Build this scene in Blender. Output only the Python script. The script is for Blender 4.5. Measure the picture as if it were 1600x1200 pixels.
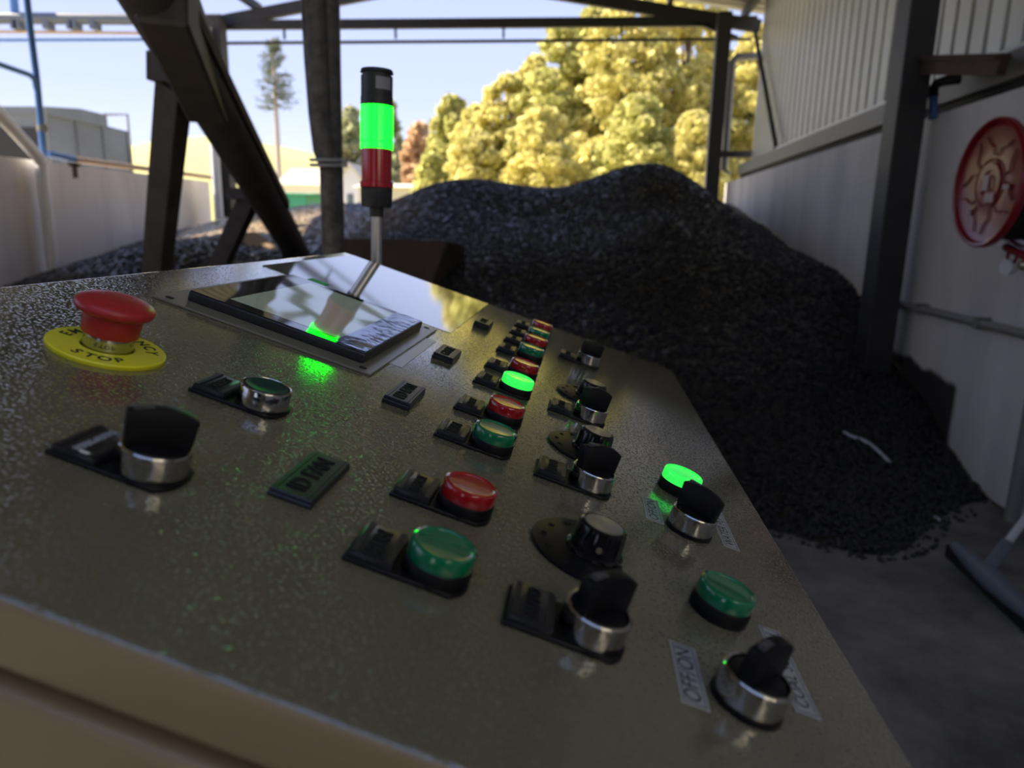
import bpy, bmesh, math, random
import numpy as np
from mathutils import Vector, Matrix, Euler, noise

for o in list(bpy.data.objects):
    bpy.data.objects.remove(o)
S = bpy.context.scene
COL = S.collection
R = math.radians
random.seed(7)
rng = np.random.default_rng(7)

# ------------------------------------------------------------------ camera, sky, sun, exposure
EYE = 1.25
cd = bpy.data.cameras.new('camera')
cam = bpy.data.objects.new('camera', cd)
COL.objects.link(cam)
CR = Matrix(((0.99473184, -0.0404057, 0.09421223),
             (0.10069242, 0.21276746, -0.97190074),
             (0.01922503, 0.97626707, 0.21571511)))
cam.matrix_world = Matrix.Translation((0, 0, EYE)) @ CR.to_4x4()
cd.sensor_fit = 'HORIZONTAL'
cd.sensor_width = 36.0
cd.lens = 36.0 * 1110 / 1600
cd.clip_start = 0.02
cd.clip_end = 600
cd.dof.use_dof = True
cd.dof.focus_distance = 0.52
cd.dof.aperture_fstop = 7.5
cd.dof.aperture_blades = 0
S.camera = cam

wd = bpy.data.worlds.new('sky')
S.world = wd
wd.use_nodes = True
wn = wd.node_tree
wn.nodes.clear()
w_out = wn.nodes.new('ShaderNodeOutputWorld')
w_bg = wn.nodes.new('ShaderNodeBackground')
w_tc = wn.nodes.new('ShaderNodeTexCoord')
w_sep = wn.nodes.new('ShaderNodeSeparateXYZ')
w_rmp = wn.nodes.new('ShaderNodeValToRGB')
wn.links.new(w_tc.outputs['Generated'], w_sep.inputs[0])
wn.links.new(w_sep.outputs['Z'], w_rmp.inputs[0])
wn.links.new(w_rmp.outputs[0], w_bg.inputs[0])
wn.links.new(w_bg.outputs[0], w_out.inputs[0])
cr = w_rmp.color_ramp
cr.elements[0].position = 0.0
cr.elements[0].color = (0.58, 0.62, 0.72, 1)
cr.elements[1].position = 1.0
cr.elements[1].color = (0.20, 0.30, 0.58, 1)
e = cr.elements.new(0.16)
e.color = (0.40, 0.455, 0.66, 1)
e = cr.elements.new(0.40)
e.color = (0.29, 0.355, 0.60, 1)
w_bg.inputs[1].default_value = 0.78

sd = bpy.data.lights.new('sun', 'SUN')
sd.energy = 6.0
sd.angle = R(0.6)
sd.color = (1.0, 0.88, 0.68)
sun = bpy.data.objects.new('sun', sd)
COL.objects.link(sun)
SUN_DIR = Vector((-0.85, 0.10, 0.75)).normalized()
sun.rotation_euler = SUN_DIR.to_track_quat('Z', 'Y').to_euler()
sun.location = (-20, 10, 20)

S.view_settings.view_transform = 'Standard'
S.view_settings.look = 'None'
S.view_settings.gamma = 1
S.view_settings.use_curve_mapping = False
S.view_settings.exposure = 1.3
S.cycles.max_bounces = 10
S.cycles.diffuse_bounces = 5
S.cycles.glossy_bounces = 5
S.cycles.transmission_bounces = 8
S.cycles.use_denoising = True


# ------------------------------------------------------------------ where things stand: the photo's rays cut with real planes
def ray(px, py):
    return CR @ Vector(((px - 800) / 1110, -(py - 600) / 1110, -1))


def onY(px, py, Y):
    r = ray(px, py)
    return Vector((0, 0, EYE)) + r * (Y / r.y)


def onX(px, py, X):
    r = ray(px, py)
    return Vector((0, 0, EYE)) + r * (X / r.x)


# ------------------------------------------------------------------ materials
MAT = {}


def mat(name, color, rough=0.5, metal=0.0, spec=0.5, bump=None, vary=None, emit=None, trans=0.0, ior=1.45, coat=0.0,
        coat_ior=1.5, sss=0.0, alpha=1.0):
    """principled material; bump=(scale, distance, detail), vary=(scale, amount, second colour)"""
    m = bpy.data.materials.new(name)
    m.use_nodes = True
    nt = m.node_tree
    p = nt.nodes['Principled BSDF']
    p.inputs['Base Color'].default_value = (*color, 1)
    p.inputs['Roughness'].default_value = rough
    p.inputs['Metallic'].default_value = metal
    p.inputs['Specular IOR Level'].default_value = spec
    p.inputs['IOR'].default_value = ior
    p.inputs['Transmission Weight'].default_value = trans
    p.inputs['Coat Weight'].default_value = coat
    p.inputs['Coat Roughness'].default_value = 0.05
    p.inputs['Coat IOR'].default_value = coat_ior
    p.inputs['Alpha'].default_value = alpha
    if sss:
        p.inputs['Subsurface Weight'].default_value = sss
    if emit:
        p.inputs['Emission Color'].default_value = (*emit[0], 1)
        p.inputs['Emission Strength'].default_value = emit[1]
    tc = nt.nodes.new('ShaderNodeTexCoord')
    if vary:
        n = nt.nodes.new('ShaderNodeTexNoise')
        n.inputs['Scale'].default_value = vary[0]
        n.inputs['Detail'].default_value = 6
        n.inputs['Roughness'].default_value = 0.6
        nt.links.new(tc.outputs['Object'], n.inputs['Vector'])
        rp = nt.nodes.new('ShaderNodeValToRGB')
        rp.color_ramp.elements[0].position = 0.5 - vary[1] / 2
        rp.color_ramp.elements[0].color = (*color, 1)
        rp.color_ramp.elements[1].position = 0.5 + vary[1] / 2
        rp.color_ramp.elements[1].color = (*vary[2], 1)
        nt.links.new(n.outputs['Fac'], rp.inputs[0])
        nt.links.new(rp.outputs[0], p.inputs['Base Color'])
    if bump:
        n = nt.nodes.new('ShaderNodeTexNoise')
        n.inputs['Scale'].default_value = bump[0]
        n.inputs['Detail'].default_value = bump[2]
        nt.links.new(tc.outputs['Object'], n.inputs['Vector'])
        b = nt.nodes.new('ShaderNodeBump')
        b.inputs['Strength'].default_value = 1.0
        b.inputs['Distance'].default_value = bump[1]
        nt.links.new(n.outputs['Fac'], b.inputs['Height'])
        nt.links.new(b.outputs['Normal'], p.inputs['Normal'])
        if coat:
            nt.links.new(b.outputs['Normal'], p.inputs['Coat Normal'])
    MAT[name] = m
    return m


mat('console_paint', (0.138, 0.125, 0.078), rough=0.09, spec=0.5, coat=1.0, coat_ior=1.75)


def orange_peel(m, scale, lo, hi, dist, fine):
    """powder-coat skin: a smooth film with sparse raised grains"""
    nt = m.node_tree
    p = nt.nodes['Principled BSDF']
    tc = nt.nodes.new('ShaderNodeTexCoord')
    n = nt.nodes.new('ShaderNodeTexNoise')
    n.inputs['Scale'].default_value = scale
    n.inputs['Detail'].default_value = 0.6
    nt.links.new(tc.outputs['Object'], n.inputs['Vector'])
    mr = nt.nodes.new('ShaderNodeMapRange')
    mr.interpolation_type = 'SMOOTHSTEP'
    mr.inputs['From Min'].default_value = lo
    mr.inputs['From Max'].default_value = hi
    nt.links.new(n.outputs['Fac'], mr.inputs['Value'])
    b = nt.nodes.new('ShaderNodeBump')
    b.inputs['Distance'].default_value = dist
    n2 = nt.nodes.new('ShaderNodeTexNoise')
    n2.inputs['Scale'].default_value = scale * 1.1
    n2.inputs['Detail'].default_value = 2.0
    nt.links.new(tc.outputs['Object'], n2.inputs['Vector'])
    ad = nt.nodes.new('ShaderNodeMath')
    ad.operation = 'MULTIPLY_ADD'
    ad.inputs[1].default_value = fine
    nt.links.new(n2.outputs['Fac'], ad.inputs[0])
    nt.links.new(mr.outputs[0], ad.inputs[2])
    nt.links.new(ad.outputs[0], b.inputs['Height'])
    nt.links.new(b.outputs['Normal'], p.inputs['Normal'])
    nt.links.new(b.outputs['Normal'], p.inputs['Coat Normal'])


orange_peel(MAT['console_paint'], 660, 0.55, 0.84, 0.00033, 0.20)
mat('panel_film', (0.135, 0.125, 0.090), rough=0.05, spec=0.6, coat=1.0, coat_ior=1.85)
mat('console_paint_lit_side', (0.235, 0.182, 0.105), rough=0.38, bump=(430, 0.0002, 1.5))  # same paint as the lid top, warm light on the sides put into its colour
mat('rubber_seal', (0.012, 0.012, 0.012), rough=0.7)
mat('black_plastic', (0.004, 0.004, 0.005), rough=0.45, spec=0.3, bump=(900, 0.00004, 2))
mat('black_gloss', (0.006, 0.006, 0.007), rough=0.12)
mat('label_plastic', (0.018, 0.019, 0.023), rough=0.28, spec=0.45, bump=(350, 0.00012, 2))
mat('dial_plastic', (0.006, 0.006, 0.007), rough=0.38, spec=0.3, bump=(350, 0.0001, 2))
mat('label_ink', (0.004, 0.004, 0.005), rough=0.7)
mat('pale_ink', (0.30, 0.32, 0.36), rough=0.6)
mat('white_mark', (0.75, 0.75, 0.75), rough=0.5)
mat('pointer_grey', (0.07, 0.07, 0.075), rough=0.4)
mat('chrome', (0.47, 0.46, 0.43), rough=0.12, metal=1.0, bump=(260, 0.00003, 2))
mat('brushed_cap', (0.62, 0.63, 0.64), rough=0.32, metal=1.0)
_nt = MAT['brushed_cap'].node_tree
_tg = _nt.nodes.new('ShaderNodeTangent')
_tg.direction_type = 'RADIAL'
_tg.axis = 'Z'
_nt.links.new(_tg.outputs[0], _nt.nodes['Principled BSDF'].inputs['Tangent'])
_nt.nodes['Principled BSDF'].inputs['Anisotropic'].default_value = 0.85
mat('green_lens', (0.0, 0.16, 0.062), rough=0.10, coat=1.0)
mat('red_lens', (0.36, 0.006, 0.010), rough=0.10, coat=1.0)
mat('green_lit', (0.01, 0.5, 0.1), rough=0.12, emit=((0.04, 1.0, 0.10), 0.36), coat=0.5)
mat('green_button', (0.012, 0.045, 0.032), rough=0.45)
mat('estop_red', (0.42, 0.026, 0.026), rough=0.36)
mat('estop_yellow', (0.78, 0.76, 0.02), rough=0.34)
mat('estop_ink', (0.01, 0.01, 0.01), rough=0.6)
mat('sticker', (0.34, 0.34, 0.345), rough=0.4)
mat('white_sticker', (0.5, 0.5, 0.52), rough=0.4)
mat('clear_label', (0.46, 0.47, 0.50), rough=0.22, bump=(300, 0.0002, 2))
mat('hmi_plate', (0.17, 0.16, 0.12), rough=0.2, bump=(200, 0.00005, 2))
mat('hmi_body', (0.022, 0.022, 0.024), rough=0.35)
mat('hmi_glass', (0.008, 0.008, 0.010), rough=0.03, coat=0.5, bump=(9, 0.0009, 1.0))
mat('hmi_screen', (0.16, 0.19, 0.16), rough=0.04, emit=((0.55, 0.68, 0.55), 0.06), coat=0.5, bump=(9, 0.0009, 1.0))
mat('film', (0.55, 0.60, 0.72), rough=0.05, metal=0.85)
mat('green_tape', (0.0, 0.16, 0.05), rough=0.5)
mat('tower_black', (0.025, 0.026, 0.028), rough=0.45)
mat('tower_green', (0.0, 0.6, 0.1), rough=0.15, emit=((0.001, 1.0, 0.006), 4.5), coat=0.4)
mat('tower_red', (0.42, 0.006, 0.014), rough=0.14, coat=0.6)
mat('tower_tube', (0.62, 0.61, 0.58), rough=0.28, metal=1.0)
mat('dark_steel', (0.055, 0.050, 0.047), rough=0.55, vary=(9, 0.5, (0.11, 0.090, 0.074)), bump=(30, 0.002, 4))
mat('column_steel', (0.022, 0.022, 0.023), rough=0.5, vary=(5, 0.5, (0.045, 0.044, 0.042)))
mat('truss_steel', (0.045, 0.042, 0.040), rough=0.6)
mat('rusty_steel', (0.055, 0.036, 0.027), rough=0.75, vary=(8, 0.5, (0.10, 0.062, 0.042)))
mat('pipe_black', (0.045, 0.043, 0.042), rough=0.42, vary=(30, 0.35, (0.14, 0.13, 0.12)))
mat('zip_tie', (0.36, 0.36, 0.36), rough=0.5)
mat('overhead_grey', (0.10, 0.12, 0.17), rough=0.5)
mat('white_pvc', (0.88, 0.89, 0.90), rough=0.4)
mat('blue_pipe', (0.07, 0.17, 0.42), rough=0.45)
mat('tan_pipe', (0.48, 0.34, 0.22), rough=0.6)
mat('grey_pipe', (0.22, 0.215, 0.205), rough=0.5)
mat('galvanised', (0.56, 0.57, 0.55), rough=0.42, metal=0.1, vary=(2.5, 0.6, (0.68, 0.69, 0.66)))
mat('roof_sheet', (0.26, 0.26, 0.25), rough=0.5, vary=(2.5, 0.6, (0.34, 0.34, 0.32)))
mat('tank_steel', (0.17, 0.20, 0.25), rough=0.7, vary=(1.6, 0.6, (0.11, 0.12, 0.13)))
mat('tank_dark', (0.03, 0.03, 0.035), rough=0.8)
mat('reel_red', (0.22, 0.005, 0.014), rough=0.28, spec=0.35, coat=0.12)
mat('reel_sticker', (0.42, 0.30, 0.33), rough=0.4)
mat('hose_red', (0.24, 0.015, 0.02), rough=0.5)
mat('hose_black', (0.02, 0.02, 0.02), rough=0.5)
mat('brass', (0.55, 0.48, 0.34), rough=0.35, metal=0.9)
mat('gauge_face', (0.75, 0.77, 0.8), rough=0.3)
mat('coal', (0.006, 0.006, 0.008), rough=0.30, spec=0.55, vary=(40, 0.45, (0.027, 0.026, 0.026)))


def coal_sunlit_patch(m):
    """sunlit dusty patch under the conveyor, painted tan into the coal colour"""
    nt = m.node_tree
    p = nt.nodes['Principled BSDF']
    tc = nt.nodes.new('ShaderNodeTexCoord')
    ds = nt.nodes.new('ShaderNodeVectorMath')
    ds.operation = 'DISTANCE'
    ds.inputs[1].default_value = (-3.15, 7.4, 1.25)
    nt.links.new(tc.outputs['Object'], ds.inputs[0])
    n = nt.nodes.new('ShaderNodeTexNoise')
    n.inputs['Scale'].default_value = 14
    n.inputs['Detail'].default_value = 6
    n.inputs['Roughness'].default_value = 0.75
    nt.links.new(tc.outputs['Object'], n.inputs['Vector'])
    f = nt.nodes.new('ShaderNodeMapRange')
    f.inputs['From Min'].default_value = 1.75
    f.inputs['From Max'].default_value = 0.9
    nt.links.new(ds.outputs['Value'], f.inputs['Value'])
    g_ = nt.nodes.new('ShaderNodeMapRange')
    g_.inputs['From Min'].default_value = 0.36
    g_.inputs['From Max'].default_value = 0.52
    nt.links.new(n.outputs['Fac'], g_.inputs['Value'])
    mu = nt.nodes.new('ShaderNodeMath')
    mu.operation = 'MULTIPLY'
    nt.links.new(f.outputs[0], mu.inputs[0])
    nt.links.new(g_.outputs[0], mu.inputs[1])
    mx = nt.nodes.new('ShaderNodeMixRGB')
    mx.inputs[2].default_value = (0.36, 0.275, 0.19, 1)  # sunlit tone mixed into the coal colour
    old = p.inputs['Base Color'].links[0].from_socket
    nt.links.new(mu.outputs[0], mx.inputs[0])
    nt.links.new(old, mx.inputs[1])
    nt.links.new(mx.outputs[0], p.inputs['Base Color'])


coal_sunlit_patch(MAT['coal'])
mat('squeegee_grey', (0.13, 0.16, 0.19), rough=0.5)
mat('rubber', (0.01, 0.01, 0.01), rough=0.7)
mat('alloy_handle', (0.6, 0.6, 0.6), rough=0.4)
mat('pale_plastic', (0.55, 0.57, 0.6), rough=0.5)
mat('bark', (0.10, 0.075, 0.055), rough=0.9)
mat('mono_trunk', (0.42, 0.36, 0.32), rough=0.8)
mat('house_wall', (0.62, 0.62, 0.66), rough=0.8)
mat('house_roof', (0.58, 0.52, 0.42), rough=0.8)
mat('green_shed', (0.05, 0.28, 0.17), rough=0.7)
mat('cream_wall', (0.72, 0.66, 0.50), rough=0.8)
mat('window_dark', (0.10, 0.13, 0.15), rough=0.2)


def floor_mat():
    m = mat('concrete_floor', (0.115, 0.108, 0.100), rough=0.8, bump=(60, 0.002, 5))
    nt = m.node_tree
    p = nt.nodes['Principled BSDF']
    tc = nt.nodes.new('ShaderNodeTexCoord')
    n = nt.nodes.new('ShaderNodeTexNoise')
    n.inputs['Scale'].default_value = 2.2
    n.inputs['Detail'].default_value = 10
    n.inputs['Roughness'].default_value = 0.7
    nt.links.new(tc.outputs['Object'], n.inputs['Vector'])
    rp = nt.nodes.new('ShaderNodeValToRGB')
    rp.color_ramp.elements[0].position = 0.35
    rp.color_ramp.elements[0].color = (0.085, 0.080, 0.076, 1)
    rp.color_ramp.elements[1].position = 0.65
    rp.color_ramp.elements[1].color = (0.25, 0.235, 0.215, 1)
    nt.links.new(n.outputs['Fac'], rp.inputs[0])
    nt.links.new(rp.outputs[0], p.inputs['Base Color'])
    return m


floor_mat()


def wall_mat(name, base, dirt, stain=False):
    """painted plaster with soft dirt; stain adds the black coal-dust patch low on the wall"""
    m = mat(name, base, rough=0.75, bump=(14, 0.004, 4))
    nt = m.node_tree
    p = nt.nodes['Principled BSDF']
    tc = nt.nodes.new('ShaderNodeTexCoord')
    mp = nt.nodes.new('ShaderNodeMapping')
    mp.inputs['Scale'].default_value = (1.0, 2.0, 0.35)
    nt.links.new(tc.outputs['Object'], mp.inputs[0])
    n = nt.nodes.new('ShaderNodeTexNoise')
    n.inputs['Scale'].default_value = 1.4
    n.inputs['Detail'].default_value = 8
    nt.links.new(mp.outputs[0], n.inputs['Vector'])
    rp = nt.nodes.new('ShaderNodeValToRGB')
    rp.color_ramp.elements[0].position = 0.38
    rp.color_ramp.elements[0].color = (*dirt, 1)
    rp.color_ramp.elements[1].position = 0.60
    rp.color_ramp.elements[1].color = (*base, 1)
    nt.links.new(n.outputs['Fac'], rp.inputs[0])
    last = rp.outputs[0]
    if stain:
        # dust patch whose ragged top edge steps down towards the near end (object space = world metres)
        sp = nt.nodes.new('ShaderNodeSeparateXYZ')
        nt.links.new(tc.outputs['Object'], sp.inputs[0])
        n2 = nt.nodes.new('ShaderNodeTexNoise')
        n2.inputs['Scale'].default_value = 5.0
        n2.inputs['Detail'].default_value = 5
        nt.links.new(tc.outputs['Object'], n2.inputs['Vector'])
        wob = nt.nodes.new('ShaderNodeMath')
        wob.operation = 'MULTIPLY_ADD'
        wob.inputs[1].default_value = 0.12
        wob.inputs[2].default_value = -0.06
        nt.links.new(n2.outputs['Fac'], wob.inputs[0])
        zz = nt.nodes.new('ShaderNodeMath')
        zz.operation = 'ADD'
        nt.links.new(sp.outputs['Z'], zz.inputs[0])
        nt.links.new(wob.outputs[0], zz.inputs[1])
        top = nt.nodes.new('ShaderNodeMapRange')       # top of the patch rises with Y
        top.inputs['From Min'].default_value = 3.95
        top.inputs['From Max'].default_value = 4.9
        top.inputs['To Min'].default_value = 0.47
        top.inputs['To Max'].default_value = 0.56
        nt.links.new(sp.outputs['Y'], top.inputs['Value'])
        lt = nt.nodes.new('ShaderNodeMath')
        lt.operation = 'SUBTRACT'
        nt.links.new(top.outputs[0], lt.inputs[0])
        nt.links.new(zz.outputs[0], lt.inputs[1])
        sz = nt.nodes.new('ShaderNodeMapRange')
        sz.inputs['From Min'].default_value = 0.0
        sz.inputs['From Max'].default_value = 0.03
        nt.links.new(lt.outputs[0], sz.inputs['Value'])
        sy = nt.nodes.new('ShaderNodeMapRange')
        sy.inputs['From Min'].default_value = 3.93
        sy.inputs['From Max'].default_value = 3.97
        nt.links.new(sp.outputs['Y'], sy.inputs['Value'])
        mul = nt.nodes.new('ShaderNodeMath')
        mul.operation = 'MULTIPLY'
        nt.links.new(sz.outputs[0], mul.inputs[0])
        nt.links.new(sy.outputs[0], mul.inputs[1])
        mx = nt.nodes.new('ShaderNodeMixRGB')
        mx.inputs[2].default_value = (0.030, 0.029, 0.029, 1)
        nt.links.new(mul.outputs[0], mx.inputs[0])
        nt.links.new(last, mx.inputs[1])
        last = mx.outputs[0]
    nt.links.new(last, p.inputs['Base Color'])
    return m


wall_mat('plaster_right', (0.74, 0.715, 0.69), (0.60, 0.585, 0.57), stain=True)
wall_mat('plaster_left', (0.84, 0.78, 0.75), (0.70, 0.64, 0.62))


wall_mat('plaster_dark', (0.16, 0.15, 0.14), (0.11, 0.105, 0.10))


def leaf_mat(name, c1, c2, tr=0.68):
    m = bpy.data.materials.new(name)
    m.use_nodes = True
    nt = m.node_tree
    nt.nodes.clear()
    out = nt.nodes.new('ShaderNodeOutputMaterial')
    d = nt.nodes.new('ShaderNodeBsdfDiffuse')
    t = nt.nodes.new('ShaderNodeBsdfTranslucent')
    mx = nt.nodes.new('ShaderNodeMixShader')
    mx.inputs[0].default_value = tr
    geo = nt.nodes.new('ShaderNodeNewGeometry')
    rp = nt.nodes.new('ShaderNodeValToRGB')
    rp.color_ramp.elements[0].color = (*c1, 1)
    rp.color_ramp.elements[1].color = (*c2, 1)
    nt.links.new(geo.outputs['Random Per Island'], rp.inputs[0])
    nt.links.new(rp.outputs[0], d.inputs[0])
    nt.links.new(rp.outputs[0], t.inputs[0])
    nt.links.new(d.outputs[0], mx.inputs[1])
    nt.links.new(t.outputs[0], mx.inputs[2])
    nt.links.new(mx.outputs[0], out.inputs[0])
    MAT[name] = m


leaf_mat('leaf_yellow', (0.56, 0.52, 0.15), (0.88, 0.81, 0.40))
leaf_mat('leaf_green', (0.42, 0.43, 0.12), (0.76, 0.71, 0.32))
leaf_mat('leaf_grey', (0.40, 0.43, 0.25), (0.64, 0.63, 0.40))
leaf_mat('leaf_rust', (0.62, 0.42, 0.24), (0.80, 0.62, 0.42))
leaf_mat('needle', (0.10, 0.13, 0.09), (0.22, 0.24, 0.16), 0.3)
mat('yard_ground', (0.50, 0.44, 0.28), rough=0.9, vary=(0.15, 0.5, (0.58, 0.50, 0.26)))
mat('dry_grass', (0.58, 0.52, 0.20), rough=0.95, vary=(0.1, 0.5, (0.50, 0.50, 0.20)))


# ------------------------------------------------------------------ mesh helpers
class MB:
    """collects shapes into one mesh"""

    def __init__(self):
        self.bm = bmesh.new()

    def box(self, lo, hi, M=None):
        lo, hi = Vector(lo), Vector(hi)
        c = (lo + hi) / 2
        s = hi - lo
        m = Matrix.Translation(c) @ Matrix.Diagonal((*s, 1))
        if M is not None:
            m = M @ m
        bmesh.ops.create_cube(self.bm, size=1, matrix=m)
        return self

    def bar(self, a, b, w, h, up=(0, 0, 1)):
        """box section from a to b, w across, h along up"""
        a, b = Vector(a), Vector(b)
        d = b - a
        y = d.normalized()
        x = y.cross(Vector(up)).normalized()
        z = x.cross(y)
        M = Matrix((x, y, z)).transposed().to_4x4()
        M.translation = (a + b) / 2
        bmesh.ops.create_cube(self.bm, size=1, matrix=M @ Matrix.Diagonal((w, d.length, h, 1)))
        return self

    def cyl(self, a, b, r, r2=None, n=24, caps=True):
        a, b = Vector(a), Vector(b)
        d = b - a
        q = d.to_track_quat('Z', 'Y').to_matrix().to_4x4()
        q.translation = (a + b) / 2
        bmesh.ops.create_cone(self.bm, cap_ends=caps, segments=n, radius1=r, radius2=r if r2 is None else r2,
                              depth=d.length, matrix=q)
        return self

    def tube(self, pts, r, n=12):
        """round tube through the points with mitred joints"""
        pts = [Vector(p) for p in pts]
        rings = []
        up = None
        for i, p in enumerate(pts):
            if i == 0:
                t = (pts[1] - p).normalized()
            elif i == len(pts) - 1:
                t = (p - pts[-2]).normalized()
            else:
                t = ((pts[i + 1] - p).normalized() + (p - pts[i - 1]).normalized()).normalized()
            if up is None:
                up = t.orthogonal().normalized()
            up = (up - t * up.dot(t)).normalized()
            s = t.cross(up)
            rr = r[i] if isinstance(r, (list, tuple)) else r
            rings.append([self.bm.verts.new(p + (up * math.cos(k * math.tau / n) + s * math.sin(k * math.tau / n)) * rr)
                          for k in range(n)])
        for A, B in zip(rings, rings[1:]):
            for k in range(n):
                self.bm.faces.new((A[k], A[(k + 1) % n], B[(k + 1) % n], B[k]))
        self.bm.faces.new(rings[0][::-1])
        self.bm.faces.new(rings[-1])
        return self

    def lathe(self, prof, n=48, M=None, rfun=None):
        """profile of (radius, height) turned about z; radius 0 ends close to a point"""
        rings = []
        for r, z in prof:
            if r <= 1e-7:
                v = Vector((0, 0, z))
                rings.append([self.bm.verts.new(M @ v if M is not None else v)])
            else:
                ring = []
                for k in range(n):
                    a = k * math.tau / n
                    rr = r * (rfun(a, z) if rfun else 1)
                    v = Vector((rr * math.cos(a), rr * math.sin(a), z))
                    ring.append(self.bm.verts.new(M @ v if M is not None else v))
                rings.append(ring)
        for A, B in zip(rings, rings[1:]):
            if len(A) == 1 and len(B) == 1:
                continue
            for k in range(n):
                k2 = (k + 1) % n
                if len(A) == 1:
                    self.bm.faces.new((A[0], B[k2], B[k]))
                elif len(B) == 1:
                    self.bm.faces.new((A[k], A[k2], B[0]))
                else:
                    self.bm.faces.new((A[k], A[k2], B[k2], B[k]))
        return self

    def prism(self, poly, z0, z1, M=None):
        """polygon in xy pulled from z0 to z1"""
        f = (lambda v: M @ v) if M is not None else (lambda v: v)
        A = [self.bm.verts.new(f(Vector((x, y, z0)))) for x, y in poly]
        B = [self.bm.verts.new(f(Vector((x, y, z1)))) for x, y in poly]
        n = len(poly)
        self.bm.faces.new(A[::-1])
        self.bm.faces.new(B)
        for k in range(n):
            self.bm.faces.new((A[k], A[(k + 1) % n], B[(k + 1) % n], B[k]))
        return self

    def bevel(self, w, seg=2, ang=30):
        self.bm.normal_update()
        es = [e for e in self.bm.edges if len(e.link_faces) == 2 and e.calc_face_angle(0) > R(ang)]
        bmesh.ops.bevel(self.bm, geom=es, offset=w, segments=seg, profile=0.5, affect='EDGES', clamp_overlap=True)
        return self

    def build(self, name, material, parent=None, smooth=35, loc=None, rot=None):
        bmesh.ops.recalc_face_normals(self.bm, faces=self.bm.faces)
        me = bpy.data.meshes.new(name)
        self.bm.to_mesh(me)
        self.bm.free()
        me.materials.append(MAT[material])
        if smooth:
            me.shade_smooth()
            me.set_sharp_from_angle(angle=R(smooth))
        o = bpy.data.objects.new(name, me)
        COL.objects.link(o)
        if parent is not None:
            o.parent = parent
        if loc is not None:
            o.location = loc
        if rot is not None:
            o.rotation_euler = rot
        return o


def tag(o, label=None, cat=None, group=None, kind=None):
    if label:
        o['label'] = label
    if cat:
        o['category'] = cat
    if group:
        o['group'] = group
    if kind:
        o['kind'] = kind
    return o


def empty(name, loc=(0, 0, 0), rot=(0, 0, 0)):
    o = bpy.data.objects.new(name, None)
    o.empty_display_size = 0.05
    COL.objects.link(o)
    o.location = loc
    o.rotation_euler = rot
    return o


def copy_tree(o, parent=None):
    c = o.copy()
    COL.objects.link(c)
    if parent is not None:
        c.parent = parent
    for ch in o.children:
        copy_tree(ch, c)
    return c


def text(body, size, material, parent, loc=(0, 0, 0), rotz=0.0, extrude=0.00015, name='lettering', sx=1.0, shear=0.0, bold=0.0):
    cu = bpy.data.curves.new(name, 'FONT')
    cu.body = body
    cu.size = size
    cu.align_x = 'CENTER'
    cu.align_y = 'CENTER'
    cu.extrude = extrude
    cu.offset = bold
    cu.shear = shear
    cu.materials.append(MAT[material])
    tmp = bpy.data.objects.new(name, cu)
    me = bpy.data.meshes.new_from_object(tmp)
    bpy.data.objects.remove(tmp)
    bpy.data.curves.remove(cu)
    o = bpy.data.objects.new(name, me)
    COL.objects.link(o)
    o.parent = parent
    o.location = loc
    o.rotation_euler = (0, 0, rotz)
    o.scale = (sx, 1, 1)
    return o


# ------------------------------------------------------------------ the sloping panel's own frame
TILT = R(18.0)
PH = 0.150                                    # eye above the panel plane
pU = Vector((math.cos(TILT), 0, -math.sin(TILT)))
pV = Vector((0, 1, 0))
pN = Vector((math.sin(TILT), 0, math.cos(TILT)))


def pan(u, v, w=0.0):
    """panel millimetres -> world metres"""
    return Vector((0, 0, EYE)) + pU * (u / 1000) + pV * (v / 1000) + pN * (w / 1000 - PH)


def onpanel(name, u, v):
    return empty(name, pan(u, v), (0, TILT, 0))


mm = 0.001
# ================================================================== SETTING
XR, XL, YF, YB = 2.02, -6.0, 11.1, -4.0

g = MB()
g.box((-70, -40, -0.30), (90, YB - 0.5, -0.06))
g.box((-70, YF + 0.6, -0.30), (90, 160, -0.06))
g.box((-70, YB - 0.5, -0.30), (XL - 0.25, YF + 0.6, -0.06))
g.box((XR + 0.25, YB - 0.5, -0.30), (90, YF + 0.6, -0.06))
tag(g.build('ground', 'yard_ground', smooth=0), kind='structure')
tag(MB().box((XL - 0.25, YB - 0.5, -0.25), (XR + 0.25, YF + 0.6, 0)).build('floor', 'concrete_floor', smooth=0), kind='structure')
# right block wall, capped; the cladding stands outside it
tag(MB().box((XR, YB, 0), (XR + 0.22, YF, 1.94)).build('wall_right', 'plaster_right', smooth=0), kind='structure')
tag(MB().box((XL - 0.22, YB, 0), (XL, YF + 0.1, 1.86)).build('wall_left', 'plaster_left', smooth=0), kind='structure')


wb = MB()
wb.box((XL - 0.22, YB - 0.2, 0), (-1.75, YB, 4.3))
wb.box((-0.85, YB - 0.2, 0), (XR + 0.22, YB, 4.3))
wb.box((-1.75, YB - 0.2, 2.3), (-0.85, YB, 4.3))
tag(wb.build('wall_back', 'plaster_dark', smooth=0), kind='structure')


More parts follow.
